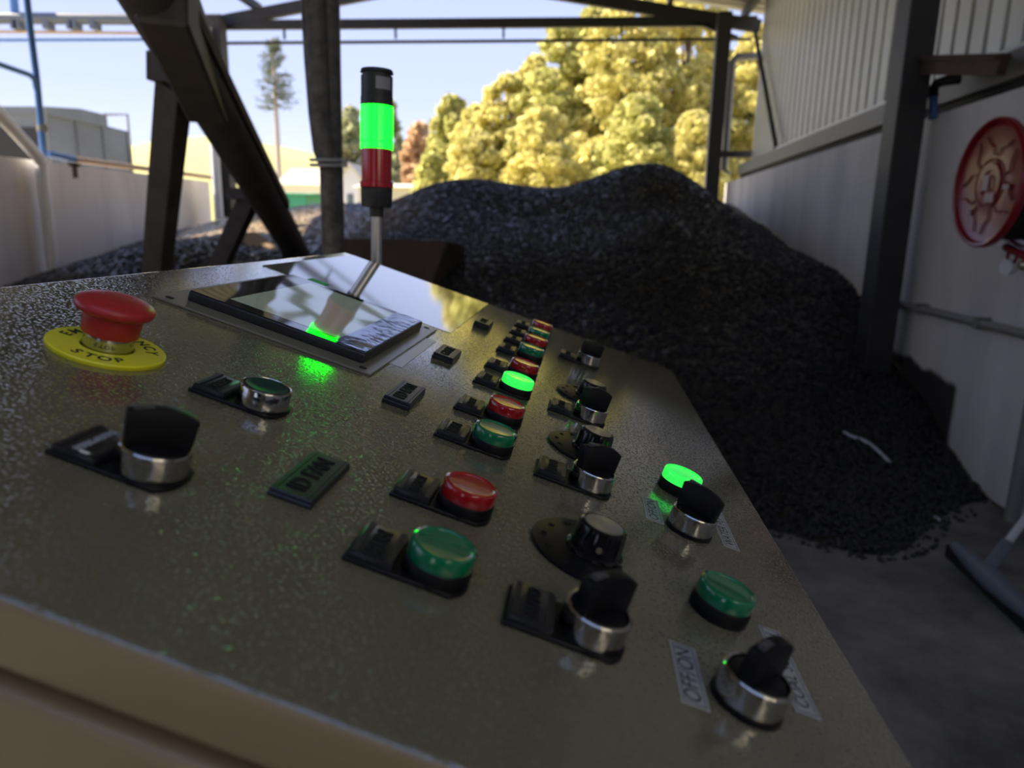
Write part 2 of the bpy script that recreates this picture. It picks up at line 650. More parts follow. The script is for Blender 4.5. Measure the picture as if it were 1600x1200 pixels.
def corrugated(name, p0, along, up, length, height, pitch=0.20, depth=0.045, material='galvanised', thick=0.004):
    """trapezoid-ribbed sheet with real ribs"""
    along, up = Vector(along).normalized(), Vector(up).normalized()
    nrm = along.cross(up)
    p0 = Vector(p0)
    prof = []
    x = 0.0
    while x < length:
        for dx, dz in ((0, 0), (0.70, 0), (0.74, -1), (0.92, -1), (0.96, 0)):
            if x + dx * pitch <= length:
                prof.append((x + dx * pitch, dz * depth))
        x += pitch
    bm = bmesh.new()
    vs = []
    for (a, d) in prof:
        vs.append([bm.verts.new(p0 + along * a + nrm * (d + k) + up * h) for k in (0, thick) for h in (0, height)])
    for A, B in zip(vs, vs[1:]):
        bm.faces.new((A[0], B[0], B[1], A[1]))
        bm.faces.new((A[2], A[3], B[3], B[2]))
        bm.faces.new((A[1], B[1], B[3], A[3]))
        bm.faces.new((A[0], A[2], B[2], B[0]))
    m = MB()
    m.bm.free()
    m.bm = bm
    return m.build(name, material, smooth=0)


# upper right cladding sheet: ribs towards the inside
tag(corrugated('wall_right_cladding', (2.28, YF - 0.4, 2.10), (0, -1, 0), (0, 0, 1), 14.0, 2.35, 0.20, 0.10), kind='structure')
tag(corrugated('left_sun_screen_unseen', (XL - 0.1, 2.6, 1.86), (0, 1, 0), (0, 0, 1), 4.4, 2.30), kind='structure')  # unseen sheet added to keep the sun off the near coal
# lip channel under the cladding
c = MB()
c.bar((2.16, YB, 2.10), (2.16, YF - 0.35, 2.10), 0.10, 0.14)
c.bar((2.235, YB, 2.19), (2.235, YF - 0.35, 2.19), 0.02, 0.05)
tag(c.build('trim_1', 'grey_pipe'), kind='structure')
tag(MB().box((2.15, YB, 1.93), (2.20, YF - 0.35, 2.06)).build('gap_shade_strip', 'rubber_seal'), kind='structure')  # dark strip added to paint the shade in the gap below the channel
tag(MB().bar((2.20, 1.5, 2.205), (2.20, 9.0, 2.205), 0.05, 0.03).build('trim_2', 'white_pvc'), kind='structure')

# roof: two ribbed slopes on rafters, ridge along the shed
RX, RZ, EZ = -2.0, 4.70, 4.01
slope = math.atan2(RZ - EZ, XR + 0.35 - RX)


def roof_side(name, xe, sgn):
    up = Vector((RX - xe, 0, RZ - EZ)).normalized()
    L = math.hypot(RX - xe, RZ - EZ)
    if sgn > 0:
        return corrugated(name, (xe, YF + 0.2, EZ + 0.26), (0, -1, 0), up, YF + 0.2 + 0.6, L, pitch=0.25, depth=0.04, material='roof_sheet')  # unseen rear end left open so sun bounces in as fill
    return corrugated(name, (xe, YB - 0.3, EZ + 0.26), (0, 1, 0), up, YF - YB - 0.6, L, pitch=0.25, depth=0.04, material='roof_sheet')


tag(roof_side('ceiling_right', XR + 0.4, 1), kind='structure')
tag(roof_side('ceiling_left', XL - 0.12, -1), kind='structure')
pl = MB()
for t in (0.06, 0.3, 0.55, 0.8, 0.97):
    for xe in (XR + 0.35, XL - 0.35):
        x = xe + (RX - xe) * t
        z = EZ + (RZ - EZ) * t + 0.19
        pl.bar((x, YB, z), (x, YF + 0.2, z), 0.06, 0.12)
tag(pl.build('ceiling_purlins', 'truss_steel'), kind='structure')

for i, Y in enumerate((YF, 7.4, 3.6)):
    t = MB()
    if i == 0:
        zb = 4.13
        t.bar((XL - 0.1, Y, zb), (XR + 0.25, Y, zb), 0.07, 0.13)
        t.bar((XL - 0.1, Y + 0.05, zb - 0.24), (XR + 0.2, Y + 0.05, zb - 0.22), 0.035, 0.04)
        for xx in (-4.6, -2.9, -1.3, 0.4):
            t.bar((xx, Y, zb - 0.2), (xx, Y, zb + 0.05), 0.03, 0.03, up=(0, 1, 0))
        for x0, x1 in ((XL, -3.8), (XR, -0.2)):
            t.bar((x0, Y, zb - 0.22), (x0 + (0.65 if x0 < 0 else -0.65), Y, zb + 0.02), 0.05, 0.07, up=(0, 1, 0))
    t.bar((XR + 0.30, Y, EZ + 0.05), (RX, Y, RZ + 0.05), 0.08, 0.17)
    t.bar((XL - 0.30, Y, EZ + 0.05), (RX, Y, RZ + 0.05), 0.08, 0.17)
    tag(t.build('ceiling_truss', 'truss_steel'), kind='structure')

# ================================================================== STEELWORK AND PIPES
# right column
cm = MB()
cm.box((1.765, 4.55, 0.0), (1.925, 4.75, 4.45)).bevel(0.006, 1)
col_o = empty('steel_column', (1.84, 4.65, 0))
cmx = cm.build('shaft', 'column_steel', col_o)
cmx.location = (-1.84, -4.65, 0)
bp = MB().box((-0.15, -0.16, 0), (0.15, 0.16, 0.02)).bevel(0.002, 1).build('base_plate', 'column_steel', col_o)
tag(col_o, 'dark grey steel column rising from the coal beside the red hose reel', 'column')
# knee bracket from column to cladding
b = MB()
b.bar(onY(1428, 102, 4.66), onY(1568, 101, 3.92), 0.05, 0.10)
b.bar(onY(1428, 92, 4.66), onY(1568, 91, 3.92), 0.09, 0.012)
tag(b.build('brace_beam', 'rusty_steel'), 'brown steel beam between the steel column and the ribbed cladding', 'beam')
# far right post with a pipe beside it
p1, p2 = onY(1130, 50, 10.95), onY(1112, 300, 10.95)
fx = (p1.x + p2.x) / 2
far_r = MB().box((fx - 0.10, 10.86, 0), (fx + 0.09, 11.04, 4.2)).build('steel_post', 'truss_steel')
tag(far_r, 'dark steel post at the far end of the shed beside the block wall', 'post')
a0 = onY(1172, 88, 11.05)
fr = MB()
lft, rgt = onY(1142, 100, 11.05), onY(1176, 100, 11.05)
bot = onY(1135, 270, 11.05)
fr.tube([(rgt.x + 0.1, 11.05, a0.z), (lft.x + 0.08, 11.05, a0.z - 0.01), (lft.x + 0.02, 11.05, a0.z - 0.08),
         (lft.x + 0.02, 11.05, bot.z + 0.06), (lft.x + 0.08, 11.05, bot.z), (XR + 0.005, 11.05, bot.z + 0.01)], 0.055, 10)
tag(fr.build('pipe_loop', 'grey_pipe'), 'grey bent pipe frame behind the far right steel post', 'pipe')
tag(MB().bar(onY(1122, 241, 10.93), onY(1184, 241, 10.93), 0.05, 0.09).build('cross_rail', 'truss_steel'),
    'short dark steel rail from the far right post to the cladding', 'rail')
# diagonal dark strap on the cladding
tag(MB().bar(onX(1179, 45, 2.2), onX(1213, 232, 2.2), 0.02, 0.05, up=(1, 0, 0)).build('drop_pipe', 'truss_steel'),
    'thin dark downpipe slanting over the far end of the ribbed cladding', 'pipe')
# blue and black pipe over the wall
bpz = empty('elbow_pipe', onX(1458, 165, 1.98))
bb = Vector(bpz.location)
q = [onX(1458, 185, 1.985), onX(1458, 150, 1.985)]
bpipe = MB().cyl(q[0] - bb, q[1] - bb, 0.024).build('blue_sleeve', 'blue_pipe', bpz)
bpipe['label'] = 'bright blue lower length of the pipe'
k = [onX(1458, 152, 1.985), onX(1459, 138, 1.985), onX(1464, 130, 1.985), onX(1478, 126, 2.0), onX(1500, 123, 2.05)]
MB().tube([x - bb for x in k], 0.028, 14).build('elbow', 'hose_black', bpz)
tag(bpz, 'black elbow pipe with blue lower end at the top of the block wall', 'pipe')
# conduit along the right wall
cp = MB()
cp.tube([(1.98, 5.1, 0.825), (1.98, 2.2, 0.825)], 0.022, 12)
for yy in (4.4, 3.75, 3.1, 2.5):
    cp.box((1.955, yy - 0.02, 0.795), (2.02, yy + 0.02, 0.855))
tag(cp.build('wall_conduit', 'grey_pipe'), 'grey horizontal pipe clipped low along the right block wall', 'pipe')

# left side: far-left post and downpipe
pl0 = onY(348, 200, 10.9)
tag(MB().box((pl0.x - 0.11, 10.8, 0), (pl0.x + 0.11, 11.0, 4.2)).build('steel_post', 'truss_steel'),
    'dark steel post at the far left corner behind the inclined conveyor', 'post')
d0, d1 = onY(333, 205, 10.75), onY(342, 338, 10.75)
tag(MB().tube([(d0.x + 0.03, 10.7, 4.0), (d0.x + 0.03, 10.7, 0)], 0.065, 14).build('downpipe', 'white_pvc'),
    'white straight downpipe at the far left end of the wall', 'pipe')
# white bent pvc pipe on left wall
wp = [onX(-25, 152, -5.88), onX(0, 180, -5.88), onX(58, 243, -5.88), onX(66, 256, -5.88)]
wz = [p for p in wp] + [Vector((wp[-1].x, wp[-1].y - 0.02, wp[-1].z - 0.12)), Vector((wp[-1].x, wp[-1].y - 0.03, 0.0))]
tag(MB().tube(wz, 0.062, 16).build('downpipe', 'white_pvc'), 'white bent plastic downpipe on the left wall', 'pipe')
# blue tall pipe on left wall
XB = -5.92
bl = [onX(68, 244, XB), onX(64, 195, XB), onX(57, 120, XB), onX(46, 35, XB), onX(40, -20, XB)]
blt = empty('standpipe', bl[0])
MB().tube([x - bl[0] for x in bl], 0.034, 12).build('riser', 'blue_pipe', blt)
br = [onX(57, 140, XB), onX(54, 125, XB), onX(46, 117, XB), onX(0, 101, XB), onX(-30, 92, XB)]
MB().tube([x - bl[0] for x in br], 0.028, 12).build('branch', 'blue_pipe', blt)
MB().cyl(onX(66, 206, XB) - bl[0], onX(66, 196, XB) - bl[0], 0.05).build('coupling', 'grey_pipe', blt)
tag(blt, 'tall blue pipe with a side branch rising above the left wall', 'pipe')
tp = empty('rail_pipe', onX(75, 243, -6.02))
t0 = Vector(tp.location)
MB().tube([Vector((0, 0, 0.02)), onX(118, 252, -6.02) - t0 + Vector((0, 0, 0.02))], 0.035, 12).build('blue_length', 'blue_pipe', tp)
MB().tube([onX(118, 252, -6.02) - t0 + Vector((0, 0, 0.02)), onX(335, 280, -6.02) - t0 + Vector((0, 0, 0.02))], 0.035, 12).build('rusty_length', 'tan_pipe', tp)
kk = onX(113, 256, -6.02) - t0
MB().box(kk + Vector((0.0, -0.03, -0.16)), kk + Vector((0.035, 0.03, 0.0))).box(kk + Vector((0, -0.09, -0.03)), kk + Vector((0.035, 0.09, 0.01))).build('bracket', 'rusty_steel', tp)
tag(tp, 'thin rusty and blue pipe running along the top of the left wall', 'pipe')
for (y0, y1, r, m_, lab) in ((28, 31, 0.085, 'overhead_grey', 'thick grey overhead pipe crossing the sky at upper left'),
                             (49, 53, 0.022, 'tan_pipe', 'thin tan overhead pipe just below the thick one'),
                             (63, 61.5, 0.022, 'blue_pipe', 'thin lowest overhead line below the tan pipe')):
    A, B = onY(-60, y0, 11.3), onY(345, y1, 11.3)
    o = MB()
    o.tube([A, B], r, 14)
    if r > 0.05:
        for px in (25, 30, 75, 112, 118, 148):
            w = onY(px, y0 + 2, 11.3)
            o.box((w.x - 0.05, 11.22, w.z - 0.15), (w.x + 0.05, 11.38, w.z - 0.03))
    tag(o.build('overhead_pipe', m_), lab, 'pipe', 'overhead pipes at the upper left')
tag(MB().tube([onY(18, -40, 11.3), onY(24, 26, 11.3)], 0.06, 12).build('vent_pipe', 'blue_pipe'),
    'short blue pipe standing on the thick overhead pipe', 'pipe')

# ================================================================== SCREW CONVEYOR (inclined dark tube)
A = onY(464, 396, 5.6)
B = onY(287, 84, 2.75)
dirv = (B - A).normalized()
A2, B2 = A - dirv * 0.9, A + dirv * 5.2
sc = empty('screw_conveyor', A)


def loc(v):
    return Vector(v) - A


tb = MB()
tb.cyl(loc(A2), loc(B2), 0.100, n=40)
tb.build('tube', 'dark_steel', sc)
side = dirv.cross(Vector((0, 0, 1))).normalized()
upv = side.cross(dirv)
st = MB()
for off in (0.2,):
    st.bar(loc(A + dirv * 1.2) - side * 0.105 + upv * 0.02, loc(A + dirv * 3.3) - side * 0.105 + upv * 0.02, 0.02, 0.05, up=upv)
st.build('strip', 'rusty_steel', sc)
# motor housing: wide box round the upper tube, left of it
hs = MB()
h0, h1 = loc(onY(296, 154, 3.1)), loc(onY(212, -20, 2.35))
hs.bar(h0 - side * 0.075, h1 - side * 0.075, 0.16, 0.22, up=upv)
hs.bevel(0.012, 1)
hs.build('trough_housing', 'dark_steel', sc)
ft = MB()
c0 = loc(onY(258, 110, 2.95))
c1 = loc(onY(240, 55, 2.78))
ft.bar(loc(onY(274, 133, 3.0)), loc(onY(274, 88, 3.0)), 0.16, 0.16, up=(0, 1, 0))
ft.bevel(0.004, 1)
ft.build('post_cap', 'dark_steel', sc)
ps = MB()
pt, pb = onY(273, 130, 3.0), onY(246, 414, 3.6)
pd = (pb - pt)
pb2 = pt + pd * (pt.z / (pt.z - pb.z))
ps.bar(loc(pt), loc(pb2), 0.115, 0.10, up=(0, 1, 0))
ps.bevel(0.004, 1)
ps.build('support_post', 'dark_steel', sc)
bs = MB()
u0, u1 = onY(392, 306, 4.5), onY(345, 410, 4.6)
ud = u1 - u0
u2 = u0 + ud * (u0.z / (u0.z - u1.z)) * 0.98
bs.bar(loc(u0), loc(u2), 0.105, 0.10, up=(0, 1, 0))
bs.build('brace_leg', 'dark_steel', sc)
bk = MB()
bk.bar(loc(onY(362, 303, 4.5)), loc(onY(428, 303, 4.5)), 0.16, 0.07)
bk.build('saddle', 'dark_steel', sc)
tag(sc, 'dark inclined screw conveyor tube with its support post, left of the upright pole', 'conveyor')

# ================================================================== CABLE POLE
PB = onY(521, 392, 2.55)
PT = onY(511, 0, 2.42)
PTd = (PT - PB)
pole = empty('cable_pole', (PB + PTd * (-PB.z / PTd.z)))
pl_ = Vector(pole.location)
MB().cyl((0, 0, 0), PB + PTd * 1.5 - pl_, 0.040, n=32).build('pipe', 'pipe_black', pole)
sl = MB()
hp = [onY(514, 262, 2.46), onY(506, 235, 2.46), onY(500, 180, 2.44), onY(494, 90, 2.40), onY(490, 0, 2.38), onY(486, -80, 2.36)]
sl.tube([h - pl_ for h in hp], [0.030, 0.036, 0.038, 0.039, 0.040, 0.040], 24)
sl.build('cable_sleeve', 'pipe_black', pole)
for py_, rr in ((250, 0.052), (258, 0.052)):
    cpt = onY(510, py_, 2.465)
    z = MB()
    ringp = [cpt - pl_ + Vector((math.cos(a) * rr, math.sin(a) * 0.050, 0.004 * math.sin(a))) for a in np.linspace(0, math.tau, 33)[:-1]]
    ringp.append(ringp[0])
    z.tube(ringp, 0.0055, 8)
    z.box(ringp[0] + Vector((-0.002, -0.008, -0.006)), ringp[0] + Vector((0.02, 0.008, 0.006)))
    z.build('cable_tie', 'zip_tie', pole)['label'] = 'pale grey cable tie'
tag(pole, 'black upright pipe with a cable sleeve tied to it, left of the signal tower', 'pole')

# ================================================================== HOPPER IN THE COAL
hp = empty('feed_hopper', onY(620, 390, 4.6))
h0 = Vector(hp.location)
l_, r_ = onY(528, 374, 4.6), onY(697, 374, 4.6)
hb = MB()
hb.prism([(l_.x - h0.x, 0.0), (r_.x - h0.x, 0.0), (r_.x - 0.14 - h0.x, -0.40), (l_.x - h0.x, -0.40)], -0.006, 0.006,
         Matrix(((1, 0, 0, 0), (0, 0, -1, 0), (0, 1, 0, l_.z - h0.z), (0, 0, 0, 1))))
hb.build('front_plate', 'rusty_steel', hp)
hb = MB()
hb.bar((l_.x - h0.x - 0.01, 0.03, l_.z - h0.z - 0.02), (r_.x - h0.x, 0.03, l_.z - h0.z - 0.02), 0.04, 0.05)
hb.build('rim_angle', 'rusty_steel', hp)
zt = l_.z - h0.z
for xa, xb in ((l_.x - h0.x, l_.x - h0.x), (r_.x - h0.x, r_.x - 0.14 - h0.x)):
    sp_ = MB()
    lo, hi = [(xb, 0.0, zt - 0.40), (xb, 0.75, zt - 0.36)], [(xa, 0.75, zt - 0.05), (xa, 0.0, zt)]
    fr_ = [sp_.bm.verts.new((x - 0.006, y, z)) for x, y, z in lo + hi]
    bk_ = [sp_.bm.verts.new((x + 0.006, y, z)) for x, y, z in lo + hi]
    sp_.bm.faces.new(fr_)
    sp_.bm.faces.new(bk_[::-1])
    for k_ in range(4):
        sp_.bm.faces.new((fr_[k_], bk_[k_], bk_[(k_ + 1) % 4], fr_[(k_ + 1) % 4]))
    sp_.build('side_plate', 'rusty_steel', hp)
MB().box((l_.x - h0.x, 0.745, zt - 0.40), (r_.x - h0.x, 0.757, zt - 0.06)).build('rear_plate', 'rusty_steel', hp)
tag(hp, 'rusty steel hopper edge sunk in the coal behind the signal tower', 'hopper')
pk = MB()
pk.bar(onY(385, 368, 5.9), onY(452, 416, 5.5), 0.16, 0.02, up=(0.3, -0.6, 0.7))
tag(pk.build('plank', 'tan_pipe'), 'tan plank lying on the coal under the inclined conveyor', 'plank')

# ================================================================== COAL
CP = [(2.02, 11.3, 1.66), (2.02, 9, 1.38), (2.02, 7.3, 1.09), (2.02, 6.2, .98), (2.02, 5.5, .84), (2.02, 5.2, .66),
      (2.02, 4.6, .40), (2.02, 4.2, .28), (2.02, 3.95, .15), (2.02, 3.45, .0), (2.02, 2.9, -.08), (1.6, 2.75, -.06), (2.02, 2, -.2),
      (.72, 8, 1.93), (.42, 8, 1.90), (1.05, 8, 1.80), (1.45, 8, 1.52), (.10, 8.1, 1.80), (.6, 10, 1.5), (.6, 11.5, .9), (-.5, 11.5, .9),
      (-.3, 8.3, 1.68), (-.8, 8.3, 1.70), (-1.24, 8.3, 1.76), (-1.7, 8.3, 1.72), (-2.1, 8.3, 1.56), (-2.6, 9.5, 1.53), (-3.5, 9.5, 1.50), (-2.6, 8.5, 1.38), (-3.5, 8.4, 1.30),
      (-2, 11, .9), (-4, 11, .9),
      (.80, 2.95, 0), (1.04, 2.82, 0), (1.21, 2.75, 0.), (1.5, 3.02, 0.), (1.89, 3.5, 0.02), (.5, 2.6, -.05), (1.2, 2.2, -.25), (0, 1.6, -.3),
      (1.45, 4.0, .27), (1.6, 4.6, .48), (1.3, 5.2, .78), (1.1, 6.2, 1.20), (1.0, 7, 1.52), (.6, 6.2, 1.32), (.75, 7.2, 1.68),
      (.9, 3.9, .42), (.5, 4.4, .62), (.5, 5.2, .95), (.2, 6.3, 1.22), (-.3, 7.2, 1.38),
      (-1, 5.2, .95), (-1, 4, .6), (0, 3.5, .35), (-.5, 2.5, .05), (-1, 2.5, .05), (-.1, 5, .78), (-.6, 6.2, 1.16), (-1.2, 7, 1.36),
      (-4.6, 9.4, 1.34), (-4.2, 8.3, 1.12), (-3.55, 5.3, .97), (-3.2, 5.6, 1.06), (-4.3, 5.3, .70), (-4.35, 6, .90), (-5.3, 6, .60), (-5.95, 9.4, .95), (-5.9, 6, .3), (-3, 6.2, 1.10), (-3.6, 6.4, 1.08), (-2.6, 5.4, 1.0),
      (-3, 4, .4), (-4, 4, .3), (-5.9, 4, .1),
      (-2, 6, 1.02), (-2, 7, 1.22), (-3.2, 7.5, 1.30), (-5.9, 11, .6), (-2, 2.5, -.1), (-4, 2.2, -.2), (-6, 2.2, -.25), (-1, 1.4, -.35)]
cp_ = np.array(CP)


def tps_fit(P, Z, lam=0.002):
    n = len(P)
    d = np.linalg.norm(P[:, None] - P[None], axis=2)
    K = np.where(d > 0, d * d * np.log(d + 1e-12), 0) + lam * np.eye(n)
    Q = np.c_[np.ones(n), P]
    M = np.block([[K, Q], [Q.T, np.zeros((3, 3))]])
    return np.linalg.solve(M, np.r_[Z, 0, 0, 0])


TW = tps_fit(cp_[:, :2], cp_[:, 2])


def coal_h(x, y):
    P = np.stack([np.ravel(x), np.ravel(y)], 1)
    out = np.empty(len(P))
    for a in range(0, len(P), 20000):
        Q = P[a:a + 20000]
        d = np.linalg.norm(Q[:, None] - cp_[None, :, :2], axis=2)
        out[a:a + 20000] = np.where(d > 0, d * d * np.log(d + 1e-12), 0) @ TW[:-3] + TW[-3] + Q @ TW[-2:]
    return out.reshape(np.shape(x))


def build_coal():
    xs = np.arange(XL + 0.02, XR - 0.004, 0.022)
    ys = np.concatenate([np.arange(2.2, 6.0, 0.022), np.arange(6.0, 11.5, 0.03)])
    Xg, Yg = np.meshgrid(xs, ys)
    H = coal_h(Xg, Yg)
    H += rng.normal(0, 0.0050, H.shape) * (H > 0.02) + rng.normal(0, 0.002, H.shape)
    Xj = Xg + rng.uniform(-.008, .008, Xg.shape) * (np.abs(Xg - XR) > 0.05) * (np.abs(Xg - XL) > 0.05)
    Yj = Yg + rng.uniform(-.010, .010, Xg.shape)
    H = np.maximum(H, -0.05)
    ny, nx = H.shape
    V = np.stack([Xj, Yj, H], 2).reshape(-1, 3)
    idx = np.arange(ny * nx).reshape(ny, nx)
    F = np.stack([idx[:-1, :-1], idx[:-1, 1:], idx[1:, 1:], idx[1:, :-1]], 2).reshape(-1, 4)
    keep = (H.reshape(-1)[F] > -0.045).any(1)
    F = F[keep]
    T = np.concatenate([F[:, [0, 1, 2]], F[:, [0, 2, 3]]])
    # lumps: squashed random polyhedra
    base = []
    t = (1 + 5 ** .5) / 2
    ico = np.array([(-1, t, 0), (1, t, 0), (-1, -t, 0), (1, -t, 0), (0, -1, t), (0, 1, t), (0, -1, -t), (0, 1, -t),
                    (t, 0, -1), (t, 0, 1), (-t, 0, -1), (-t, 0, 1)], float)
    ico /= np.linalg.norm(ico[0])
    fac = np.array([(0, 11, 5), (0, 5, 1), (0, 1, 7), (0, 7, 10), (0, 10, 11), (1, 5, 9), (5, 11, 4), (11, 10, 2), (10, 7, 6), (7, 1, 8),
                    (3, 9, 4), (3, 4, 2), (3, 2, 6), (3, 6, 8), (3, 8, 9), (4, 9, 5), (2, 4, 11), (6, 2, 10), (8, 6, 7), (9, 8, 1)])
    N = 62000
    # denser near the eye
    y = 2.5 + (11.0 - 2.5) * rng.random(N) ** 1.7
    x = rng.uniform(XL + 0.05, XR - 0.05, N)
    near = rng.random(N) < 0.68
    x = np.where(near, rng.uniform(-2.2, XR - 0.02, N), x)
    y = np.where(near, 2.5 + 6.2 * rng.random(N) ** 1.15, y)
    h = coal_h(x, y)
    ok = (h > -0.018) & ((h > 0.0) | (rng.random(N) < 0.25))
    x, y, h = x[ok], y[ok], np.maximum(h[ok], 0.0)
    n = len(x)
    s = rng.uniform(0.006, 0.0140, n)
    Rm = rng.normal(size=(n, 3, 3))
    q, _ = np.linalg.qr(Rm)
    L = ico[None] * rng.uniform(0.65, 1.25, (n, 12, 1)) * s[:, None, None] * np.array([1.25, 1, .8])
    L = np.einsum('nij,nkj->nki', q, L)
    L += np.stack([x, y, h + s * 0.35], 1)[:, None, :]
    L[..., 2] = np.maximum(L[..., 2], 0.0)
    L[..., 0] = np.clip(L[..., 0], XL + 0.003, XR - 0.003)
    V2 = L.reshape(-1, 3)
    F2 = (fac[None] + (np.arange(n) * 12)[:, None, None] + len(V)).reshape(-1, 3)
    allV = np.concatenate([V, V2])
    allF = np.concatenate([T, F2])
    me = bpy.data.meshes.new('coal_pile')
    me.vertices.add(len(allV))
    me.vertices.foreach_set('co', allV.astype(np.float32).ravel())
    me.loops.add(allF.size)
    me.loops.foreach_set('vertex_index', allF.astype(np.int32).ravel())
    me.polygons.add(len(allF))
    me.polygons.foreach_set('loop_start', np.arange(0, allF.size, 3, dtype=np.int32))
    me.update(calc_edges=True)
    me.validate()
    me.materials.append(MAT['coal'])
    o = bpy.data.objects.new('coal_pile', me)
    COL.objects.link(o)
    return o


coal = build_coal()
tag(coal, 'large heap of black coal filling the shed behind the console', 'coal', kind='stuff')


def coal_z(x, y):
    return float(coal_h(np.array([x]), np.array([y]))[0])


# strap and scraps on the coal
def hit_coal(px, py):
    r = ray(px, py)
    for k_ in range(400):
        t_ = 1.5 + k_ * 0.02
        p = Vector((0, 0, EYE)) + r * t_
        if p.y > 2.2 and p.z <= max(coal_z(p.x, p.y), 0.0):
            return p
    return p


sp = [hit_coal(px, py) + Vector((0, 0, 0.018)) for px, py in ((1316, 680), (1330, 687), (1346, 692), (1360, 700), (1374, 712), (1390, 728))]
tag(MB().tube(sp, 0.009, 8).build('plastic_strap', 'pale_plastic'), 'pale curved plastic strap lying on the coal slope', 'strap')
w_ = hit_coal(1465, 812)
tag(MB().box(w_ + Vector((-0.016, -0.012, -0.004)), w_ + Vector((0.016, 0.012, 0.012))).bevel(0.003, 1).build('paper_scrap', 'white_mark'),
    'small white scrap at the foot of the coal near the block wall', 'scrap')

# ================================================================== FIRE HOSE REEL
RC = onX(1545, 287, 1.70)
reel = empty('fire_hose_reel', (XR, RC.y, RC.z))


def rl(x, y, z):        # local: x towards the room is negative
    return Vector((x, y, z))


MX = Matrix.Rotation(-math.pi / 2, 4, 'Y')     # lathe z -> -x (into the room)
OFF = XR - 1.70


def disc(name, x_face, rad, material):
    d = MB()
    M = Matrix.Translation((-x_face, 0, 0)) @ MX
    prof = [(0, -0.004), (0.05, -0.004), (0.055, 0.004), (0.085, 0.004), (0.090, -0.004), (rad * 0.86, -0.004), (rad * 0.90, 0.000),
            (rad * 0.93, 0.014), (rad * 0.97, 0.018), (rad, 0.010), (rad * 1.0, -0.012), (rad * 0.96, -0.022), (rad * 0.9, -0.012), (0.04, -0.012), (0, -0.012)]
    d.lathe(prof, 72, M)
    return d.build(name, material, reel)


fd = disc('front_disc', OFF, 0.268, 'reel_red')
# pressed ribs on the front disc
rb = MB()
for i in range(5):
    a = i * math.tau / 5 + 0.5
    for s_ in (-1, 1):
        pts = []
        for rr, da in ((0.115, 0.13 * s_), (0.150, 0.20 * s_), (0.175, 0.42 * s_), (0.21, 0.50 * s_)):
            aa = a + da
            pts.append(rl(-OFF - 0.0015, math.cos(aa) * rr, math.sin(aa) * rr))
        rb.tube(pts, 0.0032, 8)
cpts = [rl(-OFF - 0.0015, math.cos(a) * 0.10, math.sin(a) * 0.10) for a in np.linspace(0, math.tau, 41)]
rb.tube(cpts, 0.0032, 8)
rb.build('pressed_ribs', 'reel_red', fd)
for (dy, dz, w, h) in ((0.02, 0.005, 0.05, 0.065), (-0.025, -0.06, 0.07, 0.04), (0.12, -0.115, 0.035, 0.025), (-0.14, -0.02, 0.045, 0.02)):
    lb = MB()
    lb.box((-OFF - 0.0065, dy - w / 2, dz - h / 2), (-OFF - 0.002, dy + w / 2, dz + h / 2))
    lb.build('sticker', 'reel_sticker', fd)['label'] = 'small pale sticker'
disc('rear_disc', OFF - 0.20, 0.285, 'reel_red')
hs_ = MB()
for j in range(6):
    x = -(OFF - 0.03 - j * 0.029)
    for rr in (0.19, 0.218):
        hs_.tube([rl(x, math.cos(a) * rr, math.sin(a) * rr) for a in np.linspace(0, math.tau, 49)], 0.0148, 8)
hs_.build('hose', 'hose_black', reel)
MB().cyl(rl(-OFF, 0, 0), rl(0, 0, 0), 0.035).build('axle', 'reel_red', reel)
MB().box((-0.03, -0.08, -0.10), (0.0, 0.08, 0.10)).bevel(0.004, 1).build('wall_plate', 'reel_red', reel)
# hose tail, valve and feed pipe below
tl = MB()
tl.tube([rl(-0.20, 0.02, -0.262), rl(-0.18, -0.10, -0.30), rl(-0.15, -0.20, -0.36), rl(-0.12, -0.26, -0.40)], 0.016, 12)
tl.build('hose_tail', 'hose_red', reel)
vb = empty('v', (0, 0, 0))
bpy.data.objects.remove(vb)
vv = MB()
vv.tube([rl(-0.12, -0.12, -0.22), rl(-0.12, -0.12, -0.46)], 0.028, 14)
vv.cyl(rl(-0.12, -0.15, -0.34), rl(-0.12, 0.02, -0.34), 0.022)
vv.cyl(rl(-0.12, -0.12, -0.40), rl(-0.12, -0.12, -0.44), 0.042, n=8)
vv.cyl(rl(-0.17, -0.12, -0.36), rl(-0.07, -0.12, -0.36), 0.03, n=8)
vv.build('valve', 'brass', reel)
gv = MB()
gv.cyl(rl(-0.14, 0.06, -0.35), rl(-0.17, 0.05, -0.35), 0.034)
gv.build('pressure_gauge', 'gauge_face', reel)
hw = MB()
hw.tube([rl(-0.15, 0.05, -0.27) + Vector((0, math.cos(a) * 0.035, math.sin(a) * 0.035 - 0.03)) for a in np.linspace(0, math.tau, 21)], 0.007, 8)
hw.build('handwheel', 'reel_red', reel)
MB().tube([rl(-0.06, -0.12, -0.44), rl(-0.06, -0.12, -RC.z + 0.0)], 0.03, 14).build('feed_pipe', 'grey_pipe', reel)
tag(reel, 'red fire hose reel mounted on the right block wall', 'hose reel')

